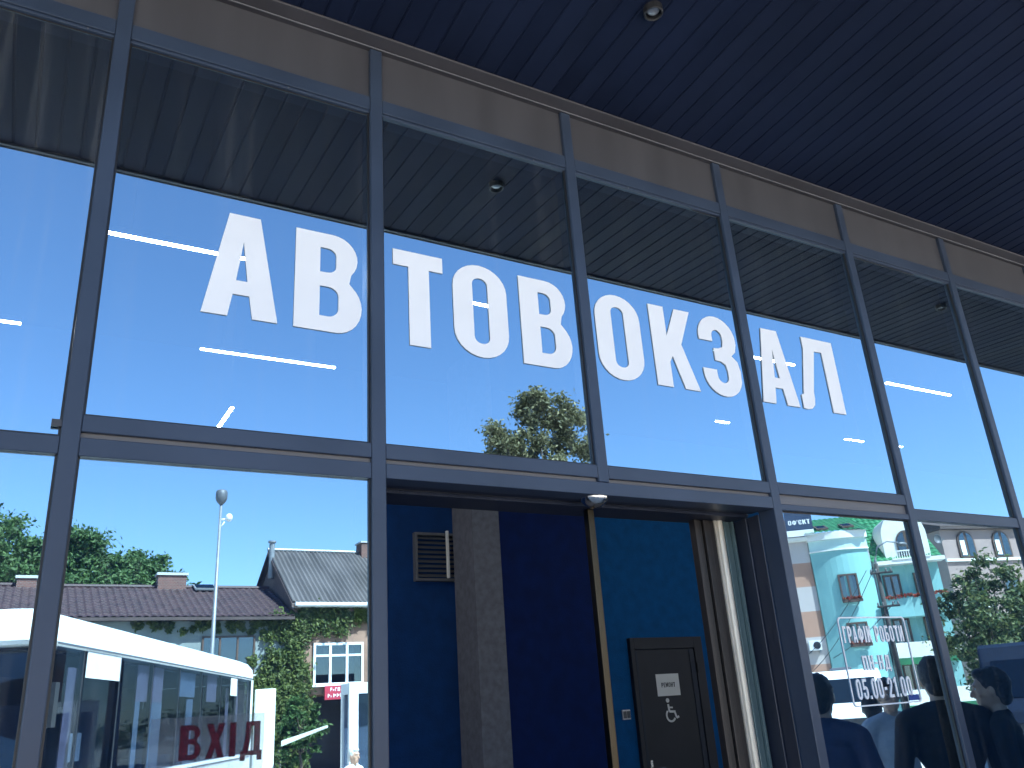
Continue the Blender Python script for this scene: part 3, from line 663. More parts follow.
def tree(name, x, y, h, rx, rz, zc, lobes, per, size, lm, label, group=None, seed=1, cat='tree', trunk=.22, subs=None):
    """x, y across the street; crown centre height zc, half sizes rx, rz; lobes = number of clumps"""
    rs = np.random.default_rng(seed)
    o = thing(name, V(x,y,0), label, cat, group)
    cs = []; rd = []
    for k in range(lobes):
        d = rs.normal(size=3); d /= np.linalg.norm(d); q = rs.uniform(.15,1)**.5
        zz = d[2]*q; taper = 1-.35*max(0, zz)
        if subs:
            sx, sy, sz, sr, sh = subs[k%len(subs)]
            cs.append((x+sx+d[0]*q*sr, -(y+sy+d[1]*q*sr), sz+zz*sh)); rd.append(tuple(rs.uniform(.30,.52)*np.array([1.1,1.1,.85]))); continue
        cs.append((x+d[0]*q*rx*taper, -(y+d[1]*q*rx*taper), zc+zz*rz)); rd.append(tuple(rs.uniform(.12,.25)*min(rx, rz)*np.array([1.15,1.15,.8])))
    t = MB(); top = Vector(V(x,y,zc+rz*.35)); base = Vector(V(x,y,0))
    pts = [base+(top-base)*i/5+Vector((rs.uniform(-.1,.1)*i*.3, rs.uniform(-.1,.1)*i*.3, 0)) for i in range(6)]
    t.tube(pts, [trunk*(1-.16*i) for i in range(6)], 9)
    for k in range(0, lobes, max(1, lobes//16)):
        st = pts[2+k%3]; e = Vector(cs[k]); mid = (st+e)/2+Vector((0,0,-.15*(e-st).length*.5))
        t.tube([st, mid, e], [trunk*.4, trunk*.22, trunk*.06], 6)
    t.build('trunk', M['bark'], o, smooth=True)
    leaf_obj('crown', leaves(cs, rd, per, size), lm, o)
    return o
tree('broadleaf_tree', 18.6, 26, 14.8, 2.75, 4.9, 10.3, 150, 150, .11, M['leaf_olive'], 'tall olive green tree standing alone above the entrance', seed=5, trunk=.3, subs=[(-1.75,.2,12.0,.85,1.0),(0,0,13.5,1.05,1.5),(1.4,-.2,12.8,.95,1.4),(-.3,.4,11.2,1.6,1.2),(.9,.5,10.9,1.6,1.3),(0,0,9.2,2.3,1.6)])
tree('broadleaf_tree', -1.6, 44, 13, 3.4, 3.9, 8.8, 140, 300, .135, M['leaf_green'], 'leafy green tree behind the brown tiled roof, at the far left', 'trees behind the brown tiled roof', seed=11)
tree('broadleaf_tree', 2.3, 45, 11, 3.6, 3.3, 8.4, 160, 300, .135, M['leaf_green'], 'leafy green tree behind the brown roof, just right of the first frame post', 'trees behind the brown tiled roof', seed=12)
tree('broadleaf_tree', 5.6, 46, 11, 2.4, 2.9, 8.2, 120, 280, .135, M['leaf_green'], 'smaller leafy green tree behind the brown roof chimney, rightmost of its row', 'trees behind the brown tiled roof', seed=13)
tree('broadleaf_tree', 8.6, 50, 8, 2.0, 2.4, 7.0, 40, 120, .22, M['leaf_green'], 'low green tree hidden behind the two roofs', 'trees behind the brown tiled roof', seed=14)
tree('broadleaf_tree', 31.6, 16.5, 6, 2.3, 2.5, 3.35, 80, 190, .105, M['leaf_mixed'], 'yellowish green street tree in front of the beige house', seed=21, trunk=.16)
tree('broadleaf_tree', 35.2, 16.5, 6, 1.8, 2.3, 3.2, 70, 220, .10, M['leaf_mixed'], 'yellowish green street tree at the right edge of the view', seed=22, trunk=.16)
tree('leafy_shrub', 9.1, 28.3, 2.6, .85, 1.3, 1.4, 40, 120, .09, M['leaf_green'], 'bushy green shrub under the ivy wall', seed=31, cat='shrub', trunk=.06)

# a far belt of trees closes the view between the houses
cs = []; rd = []
for k in range(420):
    q = random.uniform(-150, 260); cs.append(V(q, 120+random.uniform(-8,8)+.12*abs(q-40), random.uniform(.5, 5.5)+1.2*math.sin(q*.09))); rd.append((2.6,2.6,1.9))
tag(leaf_obj('far_trees', leaves(cs, rd, 60, .42), M['leaf_green']), 'dark green belt of far trees closing the view between the houses', 'trees', None, 'stuff')
p = MB(); p.box(-120, 160, -27, -19.5, -.0195, -.012); tag(p.build('road', M['road']), kind='structure')
# ---------------------------------------------------------------- windows for the houses
def window(parent, xf, u0, u1, z0, z1, fm, v=0.0, cols=3, transom=None, sill=True, depth=.09, fw=.06):
    t = MB(); t.box(u0, u1, v-depth*.6, v+depth*.4, z0, z0+fw); t.box(u0, u1, v-depth*.6, v+depth*.4, z1-fw, z1)
    t.box(u0, u0+fw, v-depth*.6, v+depth*.4, z0+fw+.001, z1-fw-.001); t.box(u1-fw, u1, v-depth*.6, v+depth*.4, z0+fw+.001, z1-fw-.001)
    for k in range(1, cols):
        c = u0+(u1-u0)*k/cols; t.box(c-fw*.55, c+fw*.55, v-depth*.5, v+depth*.3, z0+fw+.001, z1-fw-.001)
    if transom:
        zt = z0+(z1-z0)*transom
        for k in range(cols):
            t.box(u0+(u1-u0)*k/cols+fw*.6, u0+(u1-u0)*(k+1)/cols-fw*.6, v-depth*.45, v+depth*.25, zt-fw*.45, zt+fw*.45)
    o = t.build('window', fm, parent, xf=xf)
    t = MB(); t.box(u0+.01, u1-.01, v-.006, v+.006, z0+.01, z1-.01); t.build('pane', M['pane'], o, xf=xf)
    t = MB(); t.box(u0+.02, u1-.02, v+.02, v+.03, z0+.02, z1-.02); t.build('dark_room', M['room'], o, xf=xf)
    t = MB()
    for q0, q1 in ((.04,.30),(.72,.95)):
        for k in range(5):
            a = u0+(u1-u0)*(q0+(q1-q0)*k/5); b = u0+(u1-u0)*(q0+(q1-q0)*(k+.8)/5); t.box(a, b, v+.010+.003*(k%2), v+.0185, z0+.05, z1-.05)
    t.build('curtain', M['curtain_grey'], o, xf=xf)
    if sill:
        t = MB(); t.box(u0-.06, u1+.06, v-depth-.06, v-depth*.6-.001, z0-.04, z0+.012); t.build('sill', M['white_paint'], o, xf=xf)
    return o
def tiled_roof(u0, u1, v0, z0, v1, z1, pu=.26, pv=.36, amp=.025, step=.022):
    """a slope of pan tiles: waves along u, steps down the slope"""
    t = MB(); nu = int((u1-u0)/pu*4); nrow = max(2, int(math.hypot(v1-v0, z1-z0)/pv))
    L = math.hypot(v1-v0, z1-z0); nv_, nz = -(z1-z0)/L, (v1-v0)/L
    rows = []
    for r in range(nrow):
        rows += [(r/nrow, step), ((r+.96)/nrow, 0.0)]
    vs = []
    for q, s_ in rows:
        for i in range(nu+1):
            u = u0+(u1-u0)*i/nu; hgt = s_+amp*math.sin(2*math.pi*u/pu)
            vs.append((u, v0+(v1-v0)*q+nv_*hgt, z0+(z1-z0)*q+nz*hgt))
    n_ = nu+1
    t.add(vs, [(j*n_+i, j*n_+i+1, (j+1)*n_+i+1, (j+1)*n_+i) for j in range(len(rows)-1) for i in range(nu)])
    return t

# ---------------------------------------------------------------- house with the brown tiled roof
h1 = thing('tiled_house', V(1,30,0), 'low pale grey house under a long brown red tiled roof', 'house')
t = MB(); t.box(-10, 8.98, 30.35, 37.6, 0, 5.62); t.prism([(30.35,5.621),(37.6,5.621),(33.98,7.05)], -9.9, 8.98, 'x'); t.build('wall', M['wall_grey'], h1, xf=V)
rf = tiled_roof(-10.4, 9.22, 29.95, 5.55, 34, 7.17).build('roof', M['tile_red'], h1, xf=V)
rf2 = tiled_roof(-10.4, 9.22, 38.05, 5.55, 34, 7.17).build('roof', M['tile_red'], h1, xf=V)
t = MB(); t.tube([(-10.4,34,7.19),(9.22,34,7.19)], .09, 8); t.build('ridge_cap', M['tile_red'], rf, xf=V)
t = MB(); t.box(-10.4, 9.2, 29.86, 29.97, 5.42, 5.53); t.box(-10.3, 9.2, 29.98, 30.34, 5.44, 5.48); t.build('gutter', M['roof_dark'], h1, xf=V)
for x0, x1, zt in ((4.75,5.82,7.72),(-.2,.45,7.5),(-6,-5.3,7.8)):
    t = MB(); t.box(x0, x1, 33.7, 34.3, 6.7, zt-.1); c_ = t.build('chimney', M['brick'], rf, xf=V)
    t = MB(); t.box(x0-.06, x1+.06, 33.64, 34.36, zt-.099, zt); t.build('chimney_cap', M['grey_render'], h1, xf=V)
t = MB(); t.prism([(33.28,6.98),(33.95,7.25),(33.93,7.31),(33.26,7.04)], 6.1, 6.95, 'x'); s_ = t.build('skylight', M['galv'], h1, xf=V)
t = MB(); t.prism([(33.33,7.075),(33.88,7.295),(33.878,7.305),(33.328,7.085)], 6.17, 6.88, 'x'); t.build('skylight_pane', M['pane'], s_, xf=V)
window(h1, V, 5.96, 7.86, 3.5, 4.9, M['brown_frame'], 30.34, 3)
window(h1, V, 1.6, 3.4, 3.5, 4.9, M['brown_frame'], 30.34, 3)
# ---------------------------------------------------------------- house with the corrugated roof
h2 = thing('gabled_house', V(11.5,30,0), 'peach rendered house with ivy and a steep grey corrugated roof', 'house')
t = MB(); t.box(9.32, 15.5, 30.4, 37.6, 2.72, 6.05); t.box(9.32, 9.82, 30.4, 37.6, 0, 2.719); t.box(12.4, 15.5, 30.4, 37.6, 0, 2.719); t.box(9.83, 12.39, 33, 37.6, 0, 2.719)
t.build('wall', M['wall_peach'], h2, xf=V)
t = MB(); t.prism([(30.4,6.051),(37.6,6.051),(34,8.62)], 9.33, 9.5, 'x'); t.build('gable', M['boards'], h2, xf=V)
def corr(v0, z0, v1, z1):
    t = MB(); u0, u1 = 9.12, 15.7; pu = .19; nu = int((u1-u0)/pu*6); L = math.hypot(v1-v0, z1-z0); nv_, nz = -(z1-z0)/L, (v1-v0)/L; vs = []
    for j in range(7):
        q = j/6
        for i in range(nu+1):
            u = u0+(u1-u0)*i/nu; hgt = .035*math.sin(2*math.pi*u/pu)+(.012 if j%2 else 0)
            vs.append((u, v0+(v1-v0)*q+nv_*hgt, z0+(z1-z0)*q+nz*hgt))
    n_ = nu+1; t.add(vs, [(j*n_+i, j*n_+i+1, (j+1)*n_+i+1, (j+1)*n_+i) for j in range(6) for i in range(nu)]); return t
r2 = corr(29.95, 6.08, 34, 8.80).build('roof', M['sheet_grey'], h2, xf=V); corr(38.05, 6.08, 34, 8.80).build('roof', M['sheet_grey'], h2, xf=V)
t = MB(); t.tube([(9.1,34,8.83),(15.7,34,8.83)], .08, 8); t.build('ridge_cap', M['galv'], r2, xf=V)
t = MB(); t.prism([(29.93,6.0),(34,8.73),(34,8.60),(29.93,5.87)], 9.09, 9.30, 'x'); t.build('bargeboard', M['boards'], h2, xf=V)
t = MB(); t.box(9.2, 15.6, 29.80, 29.94, 5.93, 6.05); t.box(9.25, 15.6, 29.945, 30.39, 5.90, 5.98); t.build('gutter', M['white_paint'], h2, xf=V)
t = MB(); t.box(13.2, 13.8, 33.6, 34.3, 8.5, 9.2); t.build('chimney', M['brick'], r2, xf=V)
t = MB(); t.box(13.15, 13.85, 33.55, 34.35, 9.201, 9.27); t.build('chimney_cap', M['grey_render'], h2, xf=V)
t = MB(); t.tube([(9.13,33.4,7.5),(9.13,33.4,8.95)], .12, 12); t.tube([(9.13,33.4,9.0),(9.13,33.4,9.08)], .17, 12); t.build('flue_pipe', M['galv'], h2, xf=V)
t = MB(); t.box(9.83, 12.39, 32.6, 32.95, 0, 2.7); t.build('shop_front', M['interior_dark'], h2, xf=V)
window(h2, V, 10.08, 12.08, 3.02, 4.58, M['white_paint'], 30.37, 3, .70, depth=.12, fw=.09)
window(h2, V, 13.0, 14.6, 3.02, 4.58, M['white_paint'], 30.37, 3, .70, depth=.12, fw=.09)
sg = thing('shop_sign', V(11.4,30.2,2.8), 'red shop sign with two lines of white writing below the white window', 'sign')
t = MB(); t.box(10.5, 12.5, 30.18, 30.26, 2.50, 3.0); t.build('sign_board', M['red'], sg, xf=V, bevel=.01)
t = MB(); rs = random.Random(3)
for z, x, e in ((2.80, 10.72, 12.4), (2.58, 10.62, 11.75)):
    while x < e:
        wd = rs.uniform(.05,.10); hh = .13 if rs.random() > .15 else .07
        t.box(x, x+wd*.35, 30.172, 30.1795, z, z+hh); t.box(x+wd*.36, x+wd, 30.172, 30.1795, z+hh*rs.choice((.0,.4,.75)), z+hh*rs.choice((.8,1.0))); x += wd+.035 if rs.random() > .14 else wd+.12
t.build('sign_writing', M['white_plastic'], sg, xf=V)
# ivy
iv = thing('ivy', V(9,30.2,0), 'thick green ivy climbing the corner between the two houses', 'climbing plant')
cs = []; rd = []
def ivy(u0, u1, z0, z1, n_, v=30.25, r=.33):
    for k in range(n_):
        cs.append(V(random.uniform(u0,u1), v+random.uniform(-.08,.05), random.uniform(z0,z1))); q = random.uniform(.5,1.1)*r; rd.append((q, q*.45, q))
ivy(8.2, 9.75, .2, 5.8, 85); ivy(8.9, 9.9, 2.0, 5.9, 30); ivy(9.6, 11.2, 5.0, 5.85, 26); ivy(11.2, 12.6, 5.35, 5.85, 12, r=.25); ivy(3.6, 8.6, 5.25, 5.42, 40, r=.13); ivy(4.2, 8.6, 5.0, 5.3, 14, r=.12); ivy(7.7, 8.5, 2.8, 4.2, 10); ivy(7.6, 9.8, 1.6, 3.1, 40, 30.1, .42)
leaf_obj('foliage', leaves(cs, rd, 120, .085, normal=(0,.9,.35)), M['leaf_ivy'], iv)
t = MB()
for x in (8.5, 8.9, 9.3): t.tube([V(x,30.36,0), V(x+.1,30.36,2), V(x-.1,30.36,4), V(x+.15,30.36,5.6)], [.04,.035,.025,.01], 7)
t.build('stem', M['bark'], iv)

# ---------------------------------------------------------------- lamp post
lp = thing('lamp_post', V(4.72,22,0), 'tall thin grey lamp post with a round head and small camera', 'lamp post')
t = MB(); t.tube([(4.72,22,0),(4.72,22,1.5),(4.72,22,7.8)], [.075,.068,.036], 14); t.build('pole', M['galv'], lp, xf=V, smooth=True)
t = MB(); t.lathe((4.72,22,7.72), [(.05,0),(.12,.08),(.165,.18),(.165,.36),(.13,.42),(.02,.44)], 18); t.build('lamp_head', M['lamp_head'], lp, xf=V, smooth=True)
t = MB(); t.tube([(4.72,22,7.28),(4.92,21.95,7.30)], .03, 8); t.ell((4.95,21.94,7.34), (.10,.10,.12)); t.tube([(4.74,22,7.05),(4.84,21.97,7.22)], .02, 6); t.build('camera_head', M['white_plastic'], lp, xf=V, smooth=True)
t = MB(); t.box(4.58,4.86,21.86,22.14,0,.03); t.build('base_plate', M['galv'], lp, xf=V)

# ---------------------------------------------------------------- vehicles
def wheel(parent, c, r, wd, xf, axis_v=True):
    t = MB(); ax = 'y' if axis_v else 'x'
    t.lathe(c, [(r*.62,-wd/2),(r*.92,-wd/2),(r,-wd*.36),(r,wd*.36),(r*.92,wd/2),(r*.62,wd/2)], 26, ax)
    o = t.build('wheel', M['rubber'], parent, xf=xf)
    t = MB(); t.lathe(c, [(r*.12,-wd*.52),(r*.3,-wd*.42),(r*.55,-wd*.46),(r*.61,-wd*.5),(r*.61,wd*.5),(r*.55,wd*.46),(r*.3,wd*.42),(r*.12,wd*.52)], 22, ax); t.build('rim', M['galv'], o, xf=xf)
BX = (.434, .901)
def bxf(u, v, w_):   # u from the nose to the tail, v into the body, w up
    return (.22+u*BX[0]-v*BX[1], -(7.02+u*BX[1]+v*BX[0]), w_)
bus = thing('bus', bxf(4.4,1.1,0), 'white bus with curtained side windows parked facing the station', 'bus')
BL, BW = 9.6, 2.25
# shell: rounded roof, waist and pillars
t = MB()
def slab(z0, z1, ins):   # rounded-corner horizontal ring profile
    return [(ins,ins+.22),(ins+.06,ins+.06),(ins+.22,ins),(BL-ins-.22,ins),(BL-ins-.06,ins+.06),(BL-ins,ins+.22),(BL-ins,BW-ins-.22),(BL-ins-.06,BW-ins-.06),(BL-ins-.22,BW-ins),(ins+.22,BW-ins),(ins+.06,BW-ins-.06),(ins,BW-ins-.22)]
def ring(levels):
    vs = []; fs = []; n_ = 12
    for z, ins in levels: vs += [(u, v, z) for u, v in slab(0,0,ins)]
    for j in range(len(levels)-1):
        for i in range(n_): fs.append((j*n_+i, j*n_+(i+1)%n_, (j+1)*n_+(i+1)%n_, (j+1)*n_+i))
    fs += [tuple(range(n_-1,-1,-1)), tuple(range((len(levels)-1)*n_, len(levels)*n_))]
    return vs, fs
t.add(*ring([(2.54,.02),(2.58,0),(2.74,.02),(2.85,.10),(2.92,.26),(2.95,.5)]))
t.add(*ring([(.32,.03),(.36,0),(1.16,0),(1.20,.02)]))
for u0, u1 in ((.14,.30),(9.32,9.50)):
    for v0, v1 in ((.02,.10),(BW-.10,BW-.02)): t.box(u0, u1, v0, v1, 1.19, 2.55)
t.build('body', M['bus_white'], bus, xf=bxf, smooth=False)
t = MB(); t.box(.2, 9.4, .2, 2.05, 1.02, 1.06); t.box(.25, 9.35, .15, 2.08, 2.49, 2.52); t.box(.6, 9.3, 2.10, 2.12, 1.2, 2.53); t.box(9.3, 9.34, .15, 2.09, 1.07, 2.48); t.build('interior', M['interior_dark'], bus, xf=bxf)  # tall panel over the far windows added to keep the view inside dark
cuts = [.32, 1.05, 2.15, 3.35, 4.55, 5.75, 6.95, 8.1, 9.3]
for k in range(len(cuts)-1):
    u0, u1 = cuts[k]+.03, cuts[k+1]-.03
    t = MB(); t.box(u0, u1, .012, .024, 1.21, 2.535); t.build('side_window', M['car_glass'], bus, xf=bxf)
    t = MB(); t.box(u0, u1, BW-.024, BW-.012, 1.21, 2.535); t.build('side_window', M['car_glass_dark'], bus, xf=bxf)
    t = MB()
    for v in (.020, BW-.06): t.box(cuts[k+1]-.028, cuts[k+1]+.028, v, v+.04, 1.205, 2.538)
    t.build('pillar', M['black'], bus, xf=bxf)
def curtain(u0, u1, z0, z1, m_='curtain'):
    t = MB(); n_ = int((u1-u0)/.035); vs = []
    for i in range(n_+1):
        u = u0+(u1-u0)*i/n_; v = .085+.022*math.sin(i*1.55)
        vs += [(u, v, z0), (u, v, z1), (u, v+.006, z0), (u, v+.006, z1)]
    for i in range(n_):
        a = i*4; t.add([vs[a], vs[a+1], vs[a+5], vs[a+4]], [(0,1,2,3)]); t.add([vs[a+2], vs[a+3], vs[a+7], vs[a+6]], [(3,2,1,0)])
    t.build('curtain', M[m_], bus, xf=bxf, smooth=False)
curtain(.82, 1.12, 1.2, 2.36); curtain(2.95, 4.0, 2.05, 2.5); curtain(3.55, 3.95, 1.2, 2.06, 'curtain_grey'); curtain(2.95, 3.1, 1.2, 2.06, 'curtain_grey'); curtain(4.7, 5.6, 2.15, 2.5, 'curtain_grey'); curtain(6.3, 6.9, 2.1, 2.52); curtain(8.3, 8.5, 1.2, 2.4); curtain(5.2, 5.5, 1.2, 2.12, 'curtain_grey'); curtain(7.6, 7.8, 1.2, 2.35)
t = MB(); t.box(1.10, 2.10, .004, .0115, 2.26, 2.535); t.box(7.6, 8.07, .004, .0115, 2.22, 2.52); t.build('white_panel', M['white_plastic'], bus, xf=bxf)  # white panels over two window tops, in front of the glass
t = MB(); t.box(1.25, 2.6, .14, .18, 1.2, 2.27); t.build('door_shade', M['interior_dark'], bus, xf=bxf)
t = MB(); t.box(.95, 1.25, .040, .044, 1.42, 1.70); t.build('timetable_paper', M['paper'], bus, xf=bxf)
for k in range(6):
    for v in (.35, 1.35):
        u = .55+k*1.3; t = MB(); t.box(u, u+.12, v, v+.48, 1.061, 2.0); t.box(u-.42, u, v, v+.48, 1.061, 1.35); t.build('seat', M['seat_fab'], bus, xf=bxf, bevel=.04)
t = MB(); t.add([(.06,.16,1.25),(.06,BW-.16,1.25),(.22,BW-.16,2.53),(.22,.16,2.53),(.072,.16,1.25),(.072,BW-.16,1.25),(.232,BW-.16,2.53),(.232,.16,2.53)], [(0,1,2,3),(7,6,5,4),(0,4,5,1),(1,5,6,2),(2,6,7,3),(3,7,4,0)]); t.build('windshield', M['car_glass'], bus, xf=bxf)
t = MB(); t.tube([(.02,.11,1.2),(.09,.10,1.7),(.20,.11,2.56)], .075, 10); t.tube([(.02,BW-.11,1.2),(.09,BW-.10,1.7),(.20,BW-.11,2.56)], .075, 10); t.build('windshield_pillar', M['bus_white'], bus, xf=bxf, smooth=True)
t = MB(); t.box(.3, 9.3, -.012, -.002, 2.555, 2.575); t.box(.3, 9.3, -.010, -.002, 1.13, 1.15); t.build('rain_gutter', M['grille'], bus, xf=bxf)
for u in (2.4, 5.9):
    t = MB(); t.box(u, u+.8, .75, 1.5, 2.945, 3.03); t.build('roof_hatch', M['bus_white'], bus, xf=bxf, bevel=.03)
for v in (.30, 1.95):
    t = MB(); t.lathe((-.03,v,.72), [(.11,.0),(.12,.03),(.12,.06)], 20, 'x'); t.build('headlight', M['headlight'], bus, xf=bxf)
t = MB(); t.box(-.06, .1, .1, BW-.1, .34, .52); t.build('bumper', M['black'], bus, xf=bxf, bevel=.02)
t = MB(); t.box(-.03, .0, .75, 1.5, .45, .56); t.build('number_plate', M['white_plastic'], bus, xf=bxf)
t = MB(); t.tube([(.1,.05,2.3),(-.15,-.15,2.3),(-.18,-.18,2.2)], .02, 8); t.box(-.24,-.15,-.26,-.10,1.75,2.15); t.build('wing_mirror', M['black'], bus, xf=bxf)
for u in (1.6, 7.2):
    for v in (.16, BW-.16): wheel(bus, (u,v,.46), .46, .27, bxf)
t = MB(); t.box(9.66, 9.73, -.40, .02, .5, 2.38); t.build('rear_door', M['bus_white'], bus, xf=bxf, bevel=.03)
t = MB(); t.add([(9.1,-.65,1.28),(9.1,-.65,1.38),(9.0,-1.5,1.56),(9.0,-1.5,1.60),(9.5,-.65,1.30),(9.5,-.65,1.40),(9.4,-1.5,1.56),(9.4,-1.5,1.60)], [(0,1,3,2),(4,6,7,5),(0,4,5,1),(2,3,7,6),(1,5,7,3),(0,2,6,4)]); t.build('luggage_flap', M['bus_white'], bus, xf=bxf)

def minibus(name, ox, oy, deg, paint, label, L=5.2, Wd=2.0, Ht=2.25, front_dark='car_glass_dark'):
    xf = frame_xf(ox, oy, deg)
    o = thing(name, xf(0,L/2,0), label, 'van')
    # u across, v lengthwise from the nose away, w up
    side = [(0,.35),(0,.80),(.12,1.02),(.95,1.18),(1.45,1.95),(1.75,Ht-.08),(2.1,Ht),(L-.2,Ht-.02),(L,Ht-.25),(L,.35)]
    t = MB(); t.prism(side, -Wd/2, Wd/2, 'x'); t.build('body', paint, o, xf=xf, bevel=.07, seg=3)
    t = MB(); n_ = Vector((-.77,.5)).normalized()*.014
    q0, q1 = (.99,1.24), (1.47,1.97)
    t.add([(-Wd*.43,q0[0]-.02,q0[1]),(Wd*.43,q0[0]-.02,q0[1]),(Wd*.40,q1[0]-.02,q1[1]),(-Wd*.40,q1[0]-.02,q1[1]),(-Wd*.43,q0[0]+.02,q0[1]),(Wd*.43,q0[0]+.02,q0[1]),(Wd*.40,q1[0]+.02,q1[1]),(-Wd*.40,q1[0]+.02,q1[1])], [(0,1,2,3),(7,6,5,4),(0,4,5,1),(1,5,6,2),(2,6,7,3),(3,7,4,0)]); t.build('windshield', M[front_dark], o, xf=xf)
    for s_ in (-1, 1):
        x = s_*Wd/2
        for v0, v1 in ((1.55,2.35),(2.45,3.6),(3.7,L-.3)):
            t = MB(); t.box(min(x,x+s_*.008), max(x,x+s_*.008), v0, v1, 1.25, Ht-.36); t.build('side_window', M['car_glass_dark'], o, xf=xf)
        t = MB(); t.box(x-s_*.42 if s_ > 0 else x+.08, x-.08 if s_ > 0 else x+.42, -.015, .02, .68, .88); t.build('headlight', M['headlight'], o, xf=xf, bevel=.01)
        t = MB(); t.box(min(x+s_*.03,x+s_*.24), max(x+s_*.03,x+s_*.24), 1.1, 1.2, 1.25, 1.55); t.build('wing_mirror', M['black'], o, xf=xf, bevel=.03)
        for v in (.95, L-1.05): wheel(o, (x-s_*.09, v, .34), .34, .2, xf, False)
    t = MB(); t.box(-Wd*.3, Wd*.3, -.02, .01, .58, .78); t.box(-Wd*.48, Wd*.48, -.05, .05, .34, .52); t.build('grille', M['black'], o, xf=xf, bevel=.01)
    t = MB(); t.box(-.26, .26, -.062, -.051, .38, .49); t.build('number_plate', M['white_plastic'], o, xf=xf)
    t = MB()
    for q in (-.45, .45): t.tube([(q-.3,.98,1.2),(q+.25,1.12,1.42)], .01, 6)
    t.build('wiper', M['black'], o, xf=xf)
    return o, xf
vo, vxf = minibus('minibus', 23.05, 16.6, -47, M['van_white'], 'white minibus seen from the front, parked before the turquoise house', 5.6, 2.3, 2.25)
t = MB(); t.box(-.35, .35, 2.6, 3.5, 2.245, 2.36); t.build('roof_hatch', M['grille'], vo, xf=vxf, bevel=.04)
minibus('minibus', 17.15, 7.1, -60, M['van_dark'], 'dark blue van with tinted windows at the right edge of the view', 5.4, 2.1, 2.32)

# ---------------------------------------------------------------- turquoise house
K = 1.4; zz = lambda z: (z-.457)   # heights are divided by K inside the frame
def txf(u, v, w_): return frame_xf(41.03, 34.7, -40, K)(u, v, max(0, (1.6+(w_-.30-1.6)*K)/K))
th = thing('turquoise_house', txf(3.5,2,0.457), 'turquoise house with a rounded bay, balconies and a green tiled roof', 'house')
ZG = .46
t = MB(); t.box(2.6, 6.35, 0, 6, ZG, 6.82); t.build('wall', M['teal'], th, xf=txf)
bay = [(1.08,6.0),(1.08,-.55)]+[(1.08+2.4*i/10, -.55-.32*math.sin(math.pi*i/10)) for i in range(1,10)]+[(3.48,-.55),(3.48,6.0)]
t = MB(); t.prism(bay, ZG, 7.62, 'z'); t.build('bay', M['teal'], th, xf=txf)
t = MB(); t.prism([(u+(-.0), v-.03 if v < 1 else v) for u, v in bay], 7.621, 8.05, 'z'); t.build('frieze', M['teal_pale'], th, xf=txf)
t = MB(); t.prism([(u+(.05 if u > 2 else -.05)*(v < 0), v-.14 if v < 1 else v) for u, v in bay], 8.051, 8.36, 'z'); t.prism([(u+(.03 if u > 2 else -.03)*(v < 0), v-.07 if v < 1 else v) for u, v in bay], 7.56, 7.62, 'z'); t.build('cornice', M['cream_wall'], th, xf=txf)
tiled_roof(.95, 3.62, -1.0, 8.35, 3.5, 9.75, .24, .34, .02, .03).build('roof', M['green_tile'], th, xf=txf)
tiled_roof(3.55, 6.45, -.55, 6.95, 3.5, 9.75, .24, .34, .02, .03).build('roof', M['green_tile'], th, xf=txf)
t = MB(); t.prism([(-.5,6.83),(3.4,6.83),(3.4,9.6)], 3.5, 3.56, 'x'); t.prism([(-.55,7.0),(3.4,9.65),(-.6,8.3)], 3.4, 3.499, 'x'); t.build('gable_wall', M['grey_render'], th, xf=txf)
t = MB(); t.box(3.6, 6.5, -.72, -.02, 6.78, 6.94); t.build('eaves', M['cream_wall'], th, xf=txf)
for u0, v0 in ((1.55,-.55),(2.62,-.55)):
    sl_ = (9.75-8.35)/4.5
    f_ = lambda v: 8.35+(v+1.0)*sl_
    t = MB(); t.prism([(v0,f_(v0)+.04),(v0+.85,f_(v0+.85)+.04),(v0+.85,f_(v0+.85)+.12),(v0,f_(v0)+.12)], u0, u0+.5, 'x'); s_ = t.build('skylight', M['brown_frame'], th, xf=txf)
    t = MB(); t.prism([(v0+.08,f_(v0+.08)+.121),(v0+.77,f_(v0+.77)+.121),(v0+.77,f_(v0+.77)+.127),(v0+.08,f_(v0+.08)+.127)], u0+.07, u0+.43, 'x'); t.build('skylight_pane', M['pane'], s_, xf=txf)
# white dormer with an arched window
dw = arc(5.15, 7.95, .95, 1.15, 0, 180, 16)
t = MB(); t.prism([(4.2,6.95)]+[(6.1,6.95)]+dw, -.30, 2.5, 'y'); dorm = t.build('dormer', M['cream_wall'], th, xf=txf)
t = MB(); wa = [(4.75,7.12),(5.55,7.12)]+arc(5.15, 7.72, .40, .50, 0, 180, 12); t.prism(wa, -.35, -.301, 'y'); t.build('arched_frame', M['brown_frame'], dorm, xf=txf)
t = MB()
for (a0, a1) in ((4.79,5.12),(5.18,5.51)):
    t.prism([(a0,7.16),(a1,7.16)]+[p_ for p_ in arc(5.15,7.72,.35,.44,0,180,16) if a0 <= p_[0] <= a1], -.365, -.3505, 'y')
t.build('arched_pane', M['pane'], dorm, xf=txf)
t = MB(); t.box(4.35, 5.95, -.75, -.30, 6.945, 7.0)
for k in range(17): t.box(4.36+k*.098, 4.385+k*.098, -.74, -.71, 7.001, 7.28)
t.box(4.35, 5.95, -.75, -.70, 7.281, 7.33); t.build('dormer_rail', M['cream_wall'], dorm, xf=txf)
fl = []; fr = []
